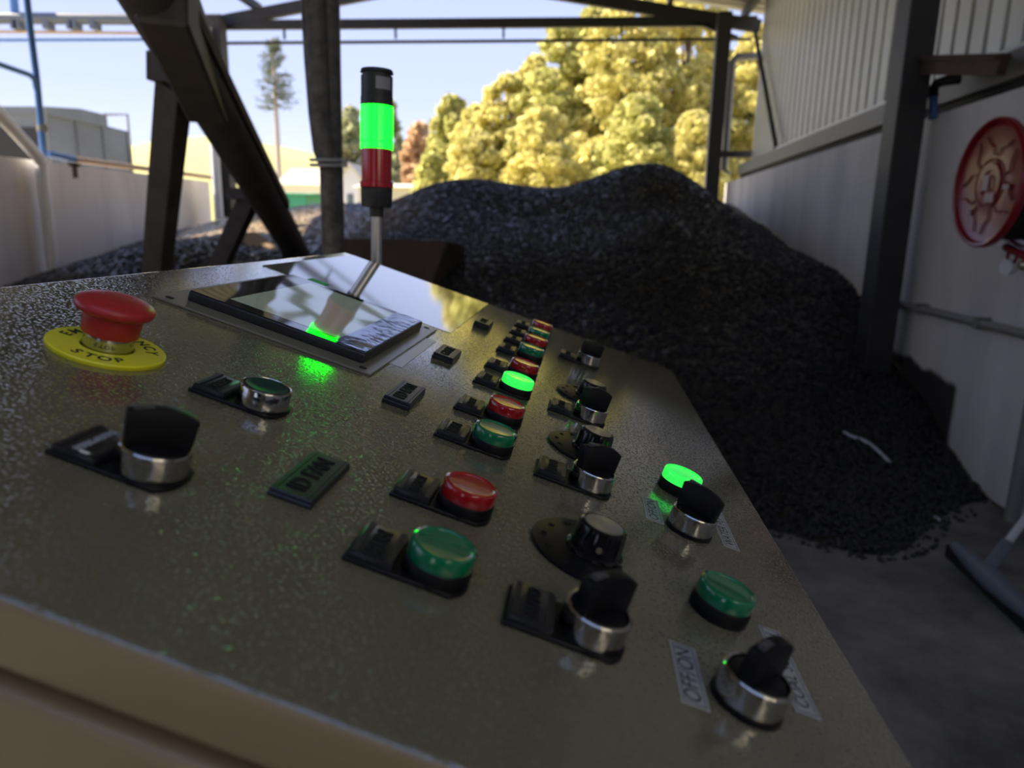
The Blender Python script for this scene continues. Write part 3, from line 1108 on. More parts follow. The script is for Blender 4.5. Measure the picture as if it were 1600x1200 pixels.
# ================================================================== SQUEEGEE
a_, b_ = Vector((1.50, 2.76, 0.055)), Vector((1.48, 2.22, 0.055))
sq = empty('floor_squeegee', (1.49, 2.50, 0))
so = Vector(sq.location)
hd = MB()
hd.tube([a_ - so, a_ * 0.75 + b_ * 0.25 - so, (a_ + b_) / 2 - so, a_ * 0.25 + b_ * 0.75 - so, b_ - so], [0.02, 0.032, 0.040, 0.032, 0.02], 12)
hd.build('head', 'squeegee_grey', sq)
MB().bar(a_ - so + Vector((-0.012, 0.03, -0.030)), b_ - so + Vector((-0.012, -0.03, -0.030)), 0.014, 0.05).build('rubber_blade', 'rubber', sq)
m_ = (a_ + b_) / 2 + Vector((0, 0.03, 0.02))
n_ = onY(1580, 840, 2.64)
top = m_ + (n_ - m_).normalized() * 1.25
so_ = (n_ - m_).normalized()
MB().cyl(m_ - so, m_ + so_ * 0.16 - so, 0.022).build('socket', 'squeegee_grey', sq)
MB().cyl(m_ + so_ * 0.14 - so, top - so, 0.0145).build('handle', 'alloy_handle', sq)
tag(sq, 'grey floor squeegee with pale handle standing by the right wall', 'squeegee')

# ================================================================== CONSOLE
U0, U1, V0, V1 = -328, 192, 168, 1052
con = empty('control_console', (0.0, 0.6, 0.0))
c0 = Vector(con.location)
PMx = Matrix.Rotation(TILT, 4, 'Y')
PMx.translation = pan(0, 0) - c0
ld = MB()
ld.box((U0 * mm, V0 * mm, -0.024), (U1 * mm, V1 * mm, 0), PMx)
ld.bevel(0.0035, 4)
lid = ld.build('lid', 'console_paint', con)
lid.data.materials.append(MAT['console_paint_lit_side'])
for f_ in lid.data.polygons:
    if f_.normal.dot(pN) < 0.80:
        f_.material_index = 1
sx_ = MB()
sx_.box((U0 * mm + 0.008, V0 * mm + 0.010, -0.032), (U1 * mm - 0.008, V1 * mm - 0.010, -0.0235), PMx)
sx_.build('seal', 'rubber_seal', con)
bd = MB()
tl_, tr_ = pan(U0 + 2, 0, -31.5) - c0, pan(U1 - 2, 0, -31.5) - c0
poly = [(tl_.x, tl_.z), (tr_.x, tr_.z), (tr_.x - 0.01, 0.78), (tr_.x - 0.12, 0.70), (tr_.x - 0.12, 0.08), (tl_.x, 0.08)]
Myz = Matrix(((1, 0, 0, 0), (0, 0, 1, 0), (0, 1, 0, 0), (0, 0, 0, 1)))
bd.prism([(x, z) for x, z in poly], V0 * mm - c0.y + 0.001, V1 * mm - c0.y - 0.001, Myz)
bd.bevel(0.004, 3)
bd.build('body', 'console_paint_lit_side', con)
MB().box((tl_.x + 0.02, V0 * mm - c0.y + 0.02, 0), (tr_.x - 0.14, V1 * mm - c0.y - 0.02, 0.08)).build('plinth', 'rubber_seal', con)
tag(con, 'olive grey sloping control console with textured paint in the foreground', 'console')

# ---- small builders for what is mounted on the panel


def legend_plate(parent, word, ink='label_ink', tick=False):
    """black holder reaching left of the device with a raised name insert"""
    p = MB()
    p.prism([(x * mm, y * mm) for x, y in ((-36, -14.5), (9, -14.5), (13, -10), (14.8, -4), (14.8, 4), (13, 10), (9, 14.5), (-36, 14.5))], 0, 0.0020)
    p.bevel(0.0004, 1)
    pl = p.build('legend_plate', 'black_plastic', parent)
    i = MB()
    i.box((-0.0345, -0.0138, 0.0018), (-0.0160, 0.0138, 0.0052))
    i.bevel(0.0009, 2)
    i.box((-0.0335, -0.0132, 0.0050), (-0.0310, 0.0132, 0.0056))
    i.box((-0.0195, -0.0132, 0.0050), (-0.0170, 0.0132, 0.0056))
    i.build('name_insert', 'label_plastic', pl)
    text(word, 0.0098 if len(word) <= 3 else (0.0082 if len(word) == 4 else (0.0072 if len(word) < 7 else 0.0044)), ink, pl, (-0.0252, 0, 0.0054), math.pi / 2, 0.0004, bold=0.0002)
    if tick:
        MB().box((-0.0235, -0.0125, 0.0050), (-0.0195, -0.0112, 0.0057)).build('white_tick', 'white_mark', pl)
    return pl


def make_light(color, legend=None):
    r = onpanel('pilot_light', 0, 0)
    z0 = 0.0
    b = MB()
    b.lathe([(0, 0), (0.0142, 0), (0.0145, 0.0006), (0.0145, 0.0068), (0.0141, 0.0075), (0.010, 0.0076), (0, 0.0076)], 56)
    b.build('base_ring', 'black_plastic', r)
    l = MB()
    l.lathe([(0.010, 0.0074), (0.0138, 0.0074), (0.0141, 0.0080), (0.0141, 0.0136), (0.0136, 0.0146), (0.0124, 0.0151), (0.0117, 0.0149),
             (0.0112, 0.0143), (0.0104, 0.01415), (0, 0.0146)], 64)
    l.build('lens', color, r)
    if legend:
        legend_plate(r, legend)
    return r


def place(o, u, v):
    o.location = pan(u, v)
    return o


g0 = make_light('green_lens', 'RUN')
r0 = make_light('red_lens', 'FAULT')
gl0 = make_light('green_lit', 'RUN')
LR = 'pilot lights in the two-colour row'
row = [(g0, 263, 'large dark green pilot light nearest the camera in the two-colour row'),
       (r0, 332, 'red pilot light with FAULT plate, nearest of the red ones'),
       (g0, 434.5, 'green pilot light just before the second red one in the row'),
       (r0, 503.5, 'red pilot light between the second green one and the lit green one'),
       (gl0, 595, 'brightly lit green pilot light in the two-colour row'),
       (r0, 664.5, 'red pilot light directly beyond the lit green one in the row'),
       (g0, 756, 'green pilot light directly beyond the third red one in the row'),
       (r0, 824.5, 'red pilot light second from the far end of its colour in the row'),
       (g0, 885, 'farthest green pilot light in the two-colour row'),
       (r0, 954.5, 'farthest red pilot light at the far edge of the console')]
seen = set()
for src, v, lab in row:
    o = src if src.name not in seen else copy_tree(src)
    seen.add(src.name)
    place(o, -10, v)
    tag(o, lab, 'indicator light', LR)

o = make_light('green_lit')
tag(place(o, 124.3, 487), 'brightly lit green pilot light beside the water pump switch', 'indicator light')
o = make_light('green_lens')
tag(place(o, 123.3, 321.5), 'unlit green pilot light above the coal screen switch', 'indicator light')


def make_selector(ang, legend=None, ink='label_ink', tick=False):
    r = onpanel('selector_switch', 0, 0)
    if legend:
        legend_plate(r, legend, ink, tick)
    b = MB()
    b.lathe([(0, 0), (0.0146, 0), (0.0146, 0.0024), (0, 0.0025)], 56)
    b.build('base_ring', 'black_plastic', r)
    c = MB()
    c.lathe([(0.0118, 0.0020), (0.0139, 0.0020), (0.01405, 0.0026), (0.01405, 0.0126), (0.0136, 0.0132), (0.0126, 0.0134), (0.0121, 0.0130),
             (0.0119, 0.0105), (0.0118, 0.0020)], 64)
    c.build('collar', 'chrome', r)
    k = MB()
    k.lathe([(0, 0.0085), (0.0117, 0.0085), (0.0117, 0.0120), (0.0108, 0.0130), (0.006, 0.0138), (0, 0.0140)], 48)
    # lever: side profile with an arched top
    prof = [(-0.0124, 0.0125), (0.0124, 0.0125), (0.0136, 0.0256)]
    for t in np.linspace(0, 1, 9)[1:-1]:
        x = 0.0136 + (-0.0140 - 0.0136) * t
        prof.append((x, 0.0257 + 0.0038 * math.sin(math.pi * min(1, t * 0.88 + 0.05))))
    prof.append((-0.0140, 0.0275))
    l = MB()
    l.prism(prof, -0.0043, 0.0043, Matrix(((1, 0, 0, 0), (0, 0, -1, 0), (0, 1, 0, 0), (0, 0, 0, 1))))
    # taper towards the top
    for v in l.bm.verts:
        v.co.y *= 1.0 - 0.22 * (v.co.z - 0.0125) / 0.013
    l.bevel(0.0009, 2)
    me = bpy.data.meshes.new('t')
    l.bm.to_mesh(me)
    l.bm.free()
    k.bm.from_mesh(me)
    bpy.data.meshes.remove(me)
    kn = k.build('knob', 'black_plastic', r, rot=(0, 0, R(ang)))
    mk = MB()
    mk.box((-0.0112, -0.0015, 0.0272), (-0.0040, 0.0015, 0.0296))
    mk.build('pointer_insert', 'pointer_grey', kn, rot=None)
    return r


S_ANG = [(56.8, 259.5, 42, 'AUTO', 'black selector switch nearest the camera in its row, beside a black dial'),
         (57.3, 429, 30, 'AUTO', 'black selector switch between the first and second black dials'),
         (57.5, 592.5, 28, 'AUTO', 'black selector switch between the second and third black dials'),
         (57, 848, 18, 'AUTO', 'farthest black selector switch, alone near the far edge of the console')]
for u, v, a, w, lab in S_ANG:
    tag(place(make_selector(a, w), u, v), lab, 'selector switch', 'selector switches in the row of dials')
tag(place(make_selector(38, 'MAN-AUTO', 'pale_ink', True), -133.5, 260.5), 'black selector switch with chrome collar below the emergency stop', 'selector switch')
tag(place(make_selector(-38), 122.6, 417), 'black selector switch on the WATER PUMP sticker', 'selector switch')
tag(place(make_selector(47), 122.2, 253.5), 'black selector switch nearest the bottom edge, between the OFF/ON and COAL SCREEN stickers', 'selector switch')


def make_pot():
    r = onpanel('potentiometer', 0, 0)
    d = MB()
    pts = []
    a0 = math.acos(15 / 33)
    for t in np.linspace(a0, math.tau - a0, 60):
        pts.append((0.033 * math.cos(t), 0.033 * math.sin(t)))
    d.prism(pts, 0, 0.0022)
    d.bevel(0.0007, 2)
    dp = d.build('dial_plate', 'dial_plastic', r)
    for i in range(11):
        a = R(40 + i * 28)
        if abs(math.cos(a) * 0.026) < 0.0265 and math.cos(a) * 0.026 < 0.012:
            text(str(i * 10), 0.0042, 'label_ink', dp, (math.cos(a) * 0.0265, math.sin(a) * 0.0265, 0.0023), a + math.pi / 2 + math.pi, 0.0002)
    k = MB()

    def fl(a, z):
        return 1 - (0.028 if z > 0.0035 and z < 0.0162 else 0) * (0.5 + 0.5 * math.cos(12 * a)) ** 3

    k.lathe([(0, 0.0020), (0.0150, 0.0020), (0.0153, 0.0028), (0.0150, 0.0040), (0.0136, 0.0046), (0.0134, 0.0060), (0.0128, 0.0150), (0.0122, 0.0168),
             (0.0108, 0.0176), (0.0100, 0.0174), (0, 0.0174)], 144, None, fl)
    kn = k.build('knob', 'black_gloss', r)
    c = MB()
    c.lathe([(0, 0.0172), (0.0099, 0.0172), (0.0099, 0.0177), (0, 0.0178)], 64)
    c.build('metal_cap', 'brushed_cap', kn)
    s = MB()
    s.cyl((0.0, -0.0125, 0.0090), (0.0, -0.0137, 0.0090), 0.0016, n=12)
    s.build('set_screw', 'brass', kn)
    return r


pt0 = make_pot()
for i, (u, v, lab) in enumerate(((59.2, 334.8, 'black dial knob with metal cap on a round plate, nearest of the three dials'),
                                 (59.0, 503.3, 'middle of the three black dial knobs with metal caps'),
                                 (58.8, 671, 'farthest of the three black dial knobs with metal caps'))):
    o = pt0 if i == 0 else copy_tree(pt0)
    tag(place(o, u, v), lab, 'dial', 'black dial knobs')

# push button
r = onpanel('push_button', -136, 368)
legend_plate(r, 'RESET')
MB().lathe([(0, 0), (0.0146, 0), (0.0146, 0.0024), (0, 0.0025)], 56).build('base_ring', 'black_plastic', r)
MB().lathe([(0.0118, 0.0020), (0.0139, 0.0020), (0.01405, 0.0026), (0.01405, 0.0122), (0.0136, 0.0130), (0.0126, 0.0133), (0.0122, 0.0128),
            (0.0119, 0.0105), (0.0118, 0.0020)], 64).build('collar', 'chrome', r)
MB().lathe([(0, 0.0108), (0.004, 0.0109), (0.008, 0.0117), (0.0105, 0.0129), (0.0113, 0.0133), (0.0117, 0.0129), (0.01178, 0.006), (0, 0.006)], 56).build('button', 'green_button', r)
tag(r, 'dark green push button in a chrome collar left of the touchscreen corner', 'push button')

# emergency stop
r = onpanel('emergency_stop', -229, 368)
rg = MB()
rg.lathe([(0.0122, 0.0), (0.0298, 0.0), (0.0302, 0.0006), (0.0302, 0.0022), (0.0296, 0.0029), (0.0140, 0.0029), (0.0136, 0.0024), (0.0134, 0.0010), (0.0122, 0.0010), (0.0122, 0.0)], 72)
yr = rg.build('yellow_ring', 'estop_yellow', r)
FA = -math.pi / 2 + R(22)     # direction of the reader, in panel axes


def arc_text(word, rad, mid, step, flip, size):
    n = len(word)
    for i, ch in enumerate(word):
        off = (i - (n - 1) / 2) * step
        a = mid - off if not flip else mid + off
        text(ch, size, 'estop_ink', yr, (math.cos(a) * rad, math.sin(a) * rad, 0.0029), a - math.pi / 2 if not flip else a + math.pi / 2, 0.0001, bold=0.00022)


arc_text('EMERGENCY', 0.0222, FA + math.pi, R(19.5), False, 0.0088)
arc_text('STOP', 0.0222, FA, R(18.5), True, 0.0088)
MB().lathe([(0, 0.0005), (0.0133, 0.0005), (0.0133, 0.0018), (0, 0.002)], 56).build('base_ring', 'black_plastic', r)
MB().lathe([(0, 0.001), (0.0128, 0.001), (0.0128, 0.0135), (0, 0.0135)], 64).build('collar', 'chrome', r)
hd_ = MB()
hd_.lathe([(0, 0.0105), (0.0142, 0.0105), (0.0146, 0.0112), (0.0150, 0.0205), (0.0152, 0.0218), (0.0175, 0.0224), (0.0194, 0.0236), (0.0202, 0.0254), (0.0200, 0.0270),
           (0.0190, 0.0285), (0.0160, 0.0302), (0.0110, 0.0316), (0.0074, 0.0321), (0.0070, 0.0317), (0.0066, 0.0321), (0.003, 0.0324), (0, 0.0325)], 72)
hd_.build('mushroom_head', 'estop_red', r)
tag(r, 'red mushroom emergency stop button on a yellow ring', 'emergency stop')


# loose name labels
def name_label(word, u, v, w, l, h, lab, size, lift=0.0):
    r = onpanel('name_label', u, v)
    m = MB()
    m.box((-w / 2 * mm, -l / 2 * mm, 0), (w / 2 * mm, l / 2 * mm, h * mm * 0.55))
    m.box((-w / 2 * mm * 0.96, -l / 2 * mm * 0.98, h * mm * 0.5), (w / 2 * mm * 0.96, l / 2 * mm * 0.98, h * mm))
    m.bevel(0.0005, 1)
    for s_ in (-1, 1):
        m.box((s_ * w * 0.36 * mm - 0.0003, -l * 0.47 * mm, h * mm - 0.0001), (s_ * w * 0.36 * mm + 0.0003, l * 0.47 * mm, h * mm + 0.0003))
    pl = m.build('plate', 'label_plastic', r)
    text(word, size, 'label_ink', pl, (0, 0, h * mm), math.pi / 2, 0.0005, bold=0.0002)
    return tag(r, lab, 'label', 'black name labels')


name_label('ID FAN', -80.5, 303.3, 20.5, 53, 4.0, 'black ID FAN label, nearest of the four name labels', 0.0125)
name_label('FD FAN', -79, 472.5, 19.5, 48.5, 5.5, 'black FD FAN label between the touchscreen plate and the green lights', 0.0115)
name_label('GRATE', -80.5, 635.8, 19.5, 45.5, 5.5, 'dark name label just past the corner of the touchscreen plate', 0.0115)
name_label('COAL', -78.5, 863.5, 19.5, 45.5, 5.5, 'farthest dark name label near the far edge of the console', 0.0115)


def sticker(word, u, v, w, l, lab, size):
    r = onpanel('sticker', u, v)
    m = MB()
    m.box((-w / 2 * mm, -l / 2 * mm, 0), (w / 2 * mm, l / 2 * mm, 0.00025))
    pl = m.build('paper', 'sticker', r)
    f = MB()
    x, y, t = w / 2 * mm - 0.0012, l / 2 * mm - 0.0012, 0.0003
    for lo, hi in (((-x, -y), (x, -y + t)), ((-x, y - t), (x, y)), ((-x, -y), (-x + t, y)), ((x - t, -y), (x, y))):
        f.box((lo[0], lo[1], 0.0002), (hi[0], hi[1], 0.00032))
    f.build('border', 'label_ink', pl)
    text(word, size, 'label_ink', pl, (0, 0, 0.00026), math.pi / 2, 0.00005)
    return tag(r, lab, 'sticker', 'grey printed stickers')


sticker('OFF/ON', 99.3, 259, 11.5, 41, 'grey OFF/ON sticker nearest the camera, beside the coal screen switch', 0.0098)
sticker('OFF/ON', 100.8, 431, 11.5, 37.5, 'grey OFF/ON sticker below the lit green pilot light', 0.0088)
sticker('COAL SCREEN', 150.5, 292.5, 11.2, 64.5, 'long grey COAL SCREEN sticker beside the console edge', 0.0084)
sticker('WATER PUMP', 150.5, 444, 10.5, 61, 'long grey WATER PUMP sticker partly behind its switch', 0.0084)

# ---- touchscreen on its plate
hm = onpanel('touchscreen', -194, 608)


def hl(u, v):
    return ((u + 194) * mm, (v - 608) * mm)


m = MB()
(x0, y0), (x1, y1) = hl(-283, 494), hl(-111, 731)
m.box((x0, y0, 0), (x1, y1, 0.0018))
m.bevel(0.0004, 1)
plate = m.build('mounting_plate', 'hmi_plate', hm)
for (u, v) in ((-120, 503), (-120, 720), (-274, 503), (-274, 720)):
    x, y = hl(u, v)
    MB().cyl((x, y, 0.0016), (x, y, 0.0021), 0.003, n=16).build('screw_hole', 'rubber_seal', plate)
(x0, y0), (x1, y1) = hl(-266, 512), hl(-123, 706)
m = MB()
m.box((x0, y0, 0.0015), (x1, y1, 0.0095))
m.bevel(0.0016, 3)
bz = m.build('bezel', 'hmi_body', hm)
m = MB()
m.box((x0 + 0.001, y0 + 0.001, 0.0090), (x1 - 0.001, y1 - 0.001, 0.0100))
m.bevel(0.0003, 1)
gl = m.build('glass', 'hmi_glass', hm)
(a0_, b0_), (a1_, b1_) = hl(-241, 529), hl(-150, 692)
m = MB()
m.box((a0_, b0_, 0.0098), (a1_, b1_, 0.01015))
m.build('display', 'hmi_screen', hm)
# crinkled protective film over the right-hand margin
bm = bmesh.new()
(f0, g0_), (f1, g1_) = hl(-150, 516), hl(-124.5, 703)
nu, nv = 14, 90
grid = []
for i in range(nv + 1):
    rowv = []
    for j in range(nu + 1):
        x = f0 + (f1 - f0) * j / nu
        y = g0_ + (g1_ - g0_) * i / nv
        edge = j / nu
        z = 0.0106 + 0.0007 * edge * noise.noise(Vector((x * 45, y * 42, 3))) + 0.00022 * edge * noise.noise(Vector((x * 150, y * 130, 8)))
        rowv.append(bm.verts.new((x, y, z)))
    grid.append(rowv)
for i in range(nv):
    for j in range(nu):
        bm.faces.new((grid[i][j], grid[i][j + 1], grid[i + 1][j + 1], grid[i + 1][j]))
bmesh.ops.solidify(bm, geom=bm.faces[:], thickness=0.00012)
m = MB()
m.bm.free()
m.bm = bm
m.build('protective_film', 'film', hm, smooth=60)['label'] = 'crinkled shiny film strip'
tag(hm, 'black framed touchscreen on a metal plate set into the console', 'touchscreen')

# clear labels, tape and thin sheet on the panel
o = MB().box((-0.006, -0.067, 0), (0.006, 0.067, 0.0004)).build('clear_label', 'clear_label', loc=pan(-106.5, 613), rot=(0, TILT, 0))
tag(o, 'thin shiny clear label strip along the touchscreen plate', 'label')
o = MB().box((-0.020, -0.012, 0), (0.0, 0.012, 0.0006)).build('green_tape', 'green_tape', loc=pan(-246, 757, 0.3), rot=(0, TILT, 0))
tag(o, 'small green tape patch behind the touchscreen corner', 'tape')
o = MB().box((-0.108, -0.152, 0), (0.108, 0.152, 0.0003)).build('cover_sheet', 'panel_film', loc=pan(-206, 897), rot=(0, TILT, 0))
tag(o, 'thin flat cover sheet on the console beyond the touchscreen', 'cover')

# ================================================================== SIGNAL TOWER
TB = onY(586, 404, 1.085)
tw = empty('signal_tower', (TB.x, TB.y, TB.z - 0.10), (0, R(1.4), 0))


def tz(py):
    return (onY(586, py, 1.085).z - (TB.z - 0.10))


RT = 0.0236
z_tube0, z_b0, z_b1, z_r1, z_g1, z_cap0, z_top = 0.0, tz(324), tz(292), tz(233), tz(222), tz(166), tz(108)
MB().cyl((0, 0, 0), (0, 0, z_b0), 0.0086, n=28).build('tube', 'tower_tube', tw)
MB().cyl((0, 0, z_b0 - 0.014), (0, 0, z_b0 + 0.002), 0.0105, n=28).build('tube_clamp', 'tower_black', tw)
MB().lathe([(0, z_b0), (0.0215, z_b0), (0.0228, z_b0 + 0.002), (RT, z_b1 - 0.003), (RT - 0.002, z_b1), (0, z_b1)], 48).build('base', 'tower_black', tw)


def ribs(a, z):
    return 1 + 0.006 * math.cos(36 * a)


MB().lathe([(0, z_b1 - 0.001), (RT + 0.001, z_b1 - 0.001), (RT + 0.001, z_b1 + 0.007), (RT - 0.0012, z_b1 + 0.008), (RT - 0.0012, z_r1), (0, z_r1)], 144, None, ribs).build('red_lens', 'tower_red', tw)
MB().lathe([(0, z_r1), (RT, z_r1), (RT, z_g1 - 0.001), (RT - 0.001, z_g1), (RT, z_g1 + 0.001), (RT, z_cap0), (0, z_cap0)], 144, None, ribs).build('green_lens', 'tower_green', tw)['label'] = 'brightly lit green lamp section'
cpm = MB()
cpm.lathe([(0, z_cap0 - 0.001), (RT, z_cap0 - 0.001), (RT, z_cap0 + 0.012), (RT - 0.0006, z_cap0 + 0.0125), (RT - 0.0006, z_top - 0.010), (RT - 0.003, z_top - 0.0095), (RT - 0.003, z_top - 0.006),
           (RT + 0.0004, z_top - 0.0055), (RT - 0.001, z_top - 0.001), (0, z_top)], 72)
cpm.build('buzzer_cap', 'tower_black', tw)
lbm = MB()
for t in np.linspace(-1.15, -0.45, 9):
    pass
th = np.linspace(R(-78), R(-18), 12)
bm = bmesh.new()
rows = [[bm.verts.new((math.cos(t) * (RT - 0.0002), math.sin(t) * (RT - 0.0002), z)) for t in th] for z in (z_top - 0.030, z_top - 0.013)]
for i in range(len(th) - 1):
    bm.faces.new((rows[0][i], rows[0][i + 1], rows[1][i + 1], rows[1][i]))
bmesh.ops.solidify(bm, geom=bm.faces[:], thickness=-0.0003)
lbm.bm.free()
lbm.bm = bm
lbm.build('white_sticker', 'white_sticker', tw)
MB().box((-0.02, -0.032, -0.02), (0.02, 0.012, 0.0)).bevel(0.003, 1).build('mounting_foot', 'tower_black', tw)
tag(tw, 'signal tower with lit green and dark red lamps on a metal tube', 'signal light')

# ================================================================== OUTSIDE
# tank / container beyond the left wall
tk = empty('steel_tank', (-10.4, 13.0, 0))
k0 = Vector(tk.location)
x1 = -9.05
n0, f0_ = onX(70, 172, x1), onX(198, 205, x1)
m = MB()
m.prism([(n0.y - k0.y, 0), (f0_.y - k0.y, 0), (f0_.y - k0.y, f0_.z), (n0.y - k0.y, n0.z)], -3.0 - 0.0, 0.0,
        Matrix(((0, 0, 1, x1 - k0.x), (1, 0, 0, 0), (0, 1, 0, 0), (0, 0, 0, 1))))
m.build('shell', 'tank_steel', tk)
m = MB()
m.box((x1 - k0.x - 2.7, n0.y - k0.y - 0.02, 0.2), (x1 - k0.x - 0.12, n0.y - k0.y + 0.05, n0.z - 0.28))
m.build('dark_opening', 'tank_dark', tk)
m = MB()
for t in (0.0, 0.33, 0.66, 1.0):
    yy = n0.y + (f0_.y - n0.y) * t - k0.y
    m.box((x1 - k0.x - 0.01, yy - 0.025, 0), (x1 - k0.x + 0.04, yy + 0.025, n0.z + (f0_.z - n0.z) * t))
m.build('stiffener', 'tank_steel', tk)
m = MB()
pk0, pk1 = onX(75, 170, x1), onX(162, 180, x1)
m.prism([(pk0.y - k0.y - 0.1, pk0.z - 0.1), (pk1.y - k0.y, pk1.z - 0.22), (pk1.y - k0.y, pk1.z), ((pk0.y + pk1.y) / 2 - k0.y, (pk0.z + pk1.z) / 2 + 0.06), (pk0.y - k0.y - 0.1, pk0.z + 0.02)],
        -3.0, 0.06, Matrix(((0, 0, 1, x1 - k0.x), (1, 0, 0, 0), (0, 1, 0, 0), (0, 0, 0, 1))))
m.build('roof', 'tank_steel', tk)
tag(tk, 'weathered grey steel tank beyond the left wall', 'tank')
q0, q1, q2 = onX(163, 179, -8.6), onX(199, 179, -8.6), onX(207, 258, -8.6)
tag(MB().tube([q0, q1, Vector((q2.x, q1.y, 0))], 0.022, 10).build('tank_rail', 'grey_pipe'), 'thin grey pipe rail beside the weathered tank', 'rail')

# hill
def hill(name, cx, cy, rx, ry, h, label):
    bm = bmesh.new()
    n, mrad = 40, 10
    rings = []
    for i in range(mrad):
        t = i / (mrad - 1)
        rr = 1 - t
        rings.append([bm.verts.new((cx + math.cos(a) * rx * rr, cy + math.sin(a) * ry * rr, -0.1 + h * (1 - rr * rr) * (1 + 0.05 * math.sin(3 * a)))) for a in np.linspace(0, math.tau, n + 1)[:-1]])
        if i == mrad - 1:
            pass
    for A_, B_ in zip(rings, rings[1:]):
        for k in range(n):
            bm.faces.new((A_[k], A_[(k + 1) % n], B_[(k + 1) % n], B_[k]))
    bmesh.ops.remove_doubles(bm, verts=bm.verts, dist=0.001)
    m = MB()
    m.bm.free()
    m.bm = bm
    o = m.build(name, 'dry_grass', smooth=60)
    return tag(o, kind='structure')


hill('hill', -78, 150, 60, 45, 17.5, '')
hill('hill', -20, 158, 60, 20, 11, '')

# houses
def house(px0, px1, ytop, yeave, Y, depth, lab, wall='house_wall', roof='house_roof', gable=True, win=True):
    A_, B_ = onY(px0, yeave, Y), onY(px1, yeave, Y)
    T_ = onY((px0 + px1) / 2, ytop, Y)
    cx = (A_.x + B_.x) / 2
    o = empty('house', (cx, Y, -0.06))
    w = (B_.x - A_.x) / 2
    m = MB()
    My = Matrix(((1, 0, 0, 0), (0, 0, 1, 0), (0, 1, 0, 0), (0, 0, 0, 1)))
    he = A_.z + 0.06
    ht = T_.z + 0.06
    if gable:
        m.prism([(-w, 0), (w, 0), (w, he), (0, ht), (-w, he)], 0, depth, My)
        m.build('wall', wall, o)
        r_m = MB()
        for s_ in (-1, 1):
            r_m.prism([(s_ * (w + 0.3), he - 0.15), (0, ht), (0, ht + 0.2), (s_ * (w + 0.3), he + 0.05)], -0.3, depth + 0.3, My)
        r_m.build('roof', roof, o)
    else:
        m.prism([(-w, 0), (w, 0), (w, he), (-w, he)], 0, depth, My)
        m.build('wall', wall, o)
        r_m = MB()
        r_m.prism([(0 - 0.3, he - 0.05), (depth + 0.3, he - 0.05), (depth / 2, ht)], -w - 0.4, w + 0.4, Matrix(((0, 0, 1, 0), (1, 0, 0, 0), (0, 1, 0, 0), (0, 0, 0, 1))))
        r_m.build('roof', roof, o)
    if win:
        MB().box((-w * 0.25, -0.06, he * 0.45), (w * 0.25, 0.02, he * 0.8)).build('window', 'window_dark', o)
    return tag(o, lab, 'house')


house(528, 566, 258, 284, 57, 10, 'small pale gabled house between the pole and the signal tower')
house(436, 528, 258, 288, 66, 8, 'long low house with a tan roof behind the upright pole', wall='cream_wall', gable=False, win=False)
house(436, 477, 300, 302, 48, 3, 'low green shed seen between conveyor and pole', wall='green_shed', roof='green_shed', gable=False, win=False)
house(560, 660, 284, 291, 52, 5, 'low cream building behind the signal tower', wall='cream_wall', roof='cream_wall', gable=False, win=False)


# trees
def leaf_cloud(centres, radii, n, size, seed, flat=0.75):
    r = np.random.default_rng(seed)
    centres = np.array(centres, float)
    radii = np.array(radii, float)
    wgt = radii ** 2
    k = r.choice(len(centres), n, p=wgt / wgt.sum())
    d = r.normal(size=(n, 3))
    d /= np.linalg.norm(d, axis=1)[:, None]
    rad = radii[k] * (0.55 + 0.45 * r.random(n) ** 0.5) * (0.85 + 0.3 * r.random(n))
    P = centres[k] + d * rad[:, None] * np.array([1, 1, flat])
    nrm = d + r.normal(0, 0.6, (n, 3))
    nrm /= np.linalg.norm(nrm, axis=1)[:, None]
    t = np.cross(nrm, r.normal(size=(n, 3)))
    t /= np.linalg.norm(t, axis=1)[:, None]
    b = np.cross(nrm, t)
    s = size * r.uniform(0.6, 1.3, n)[:, None]
    V = np.stack([P - t * s, P - b * s * 0.55 + nrm * s * .15, P + t * s, P + b * s * 0.55 + nrm * s * .15], 1).reshape(-1, 3)
    return V


def quads(name, V, material, parent):
    me = bpy.data.meshes.new(name)
    n = len(V) // 4
    me.vertices.add(len(V))
    me.vertices.foreach_set('co', V.astype(np.float32).ravel())
    me.loops.add(4 * n)
    me.loops.foreach_set('vertex_index', np.arange(4 * n, dtype=np.int32))
    me.polygons.add(n)
    me.polygons.foreach_set('loop_start', np.arange(0, 4 * n, 4, dtype=np.int32))
    me.update(calc_edges=True)
    me.materials.append(MAT[material])
    o = bpy.data.objects.new(name, me)
    COL.objects.link(o)
    o.parent = parent
    return o


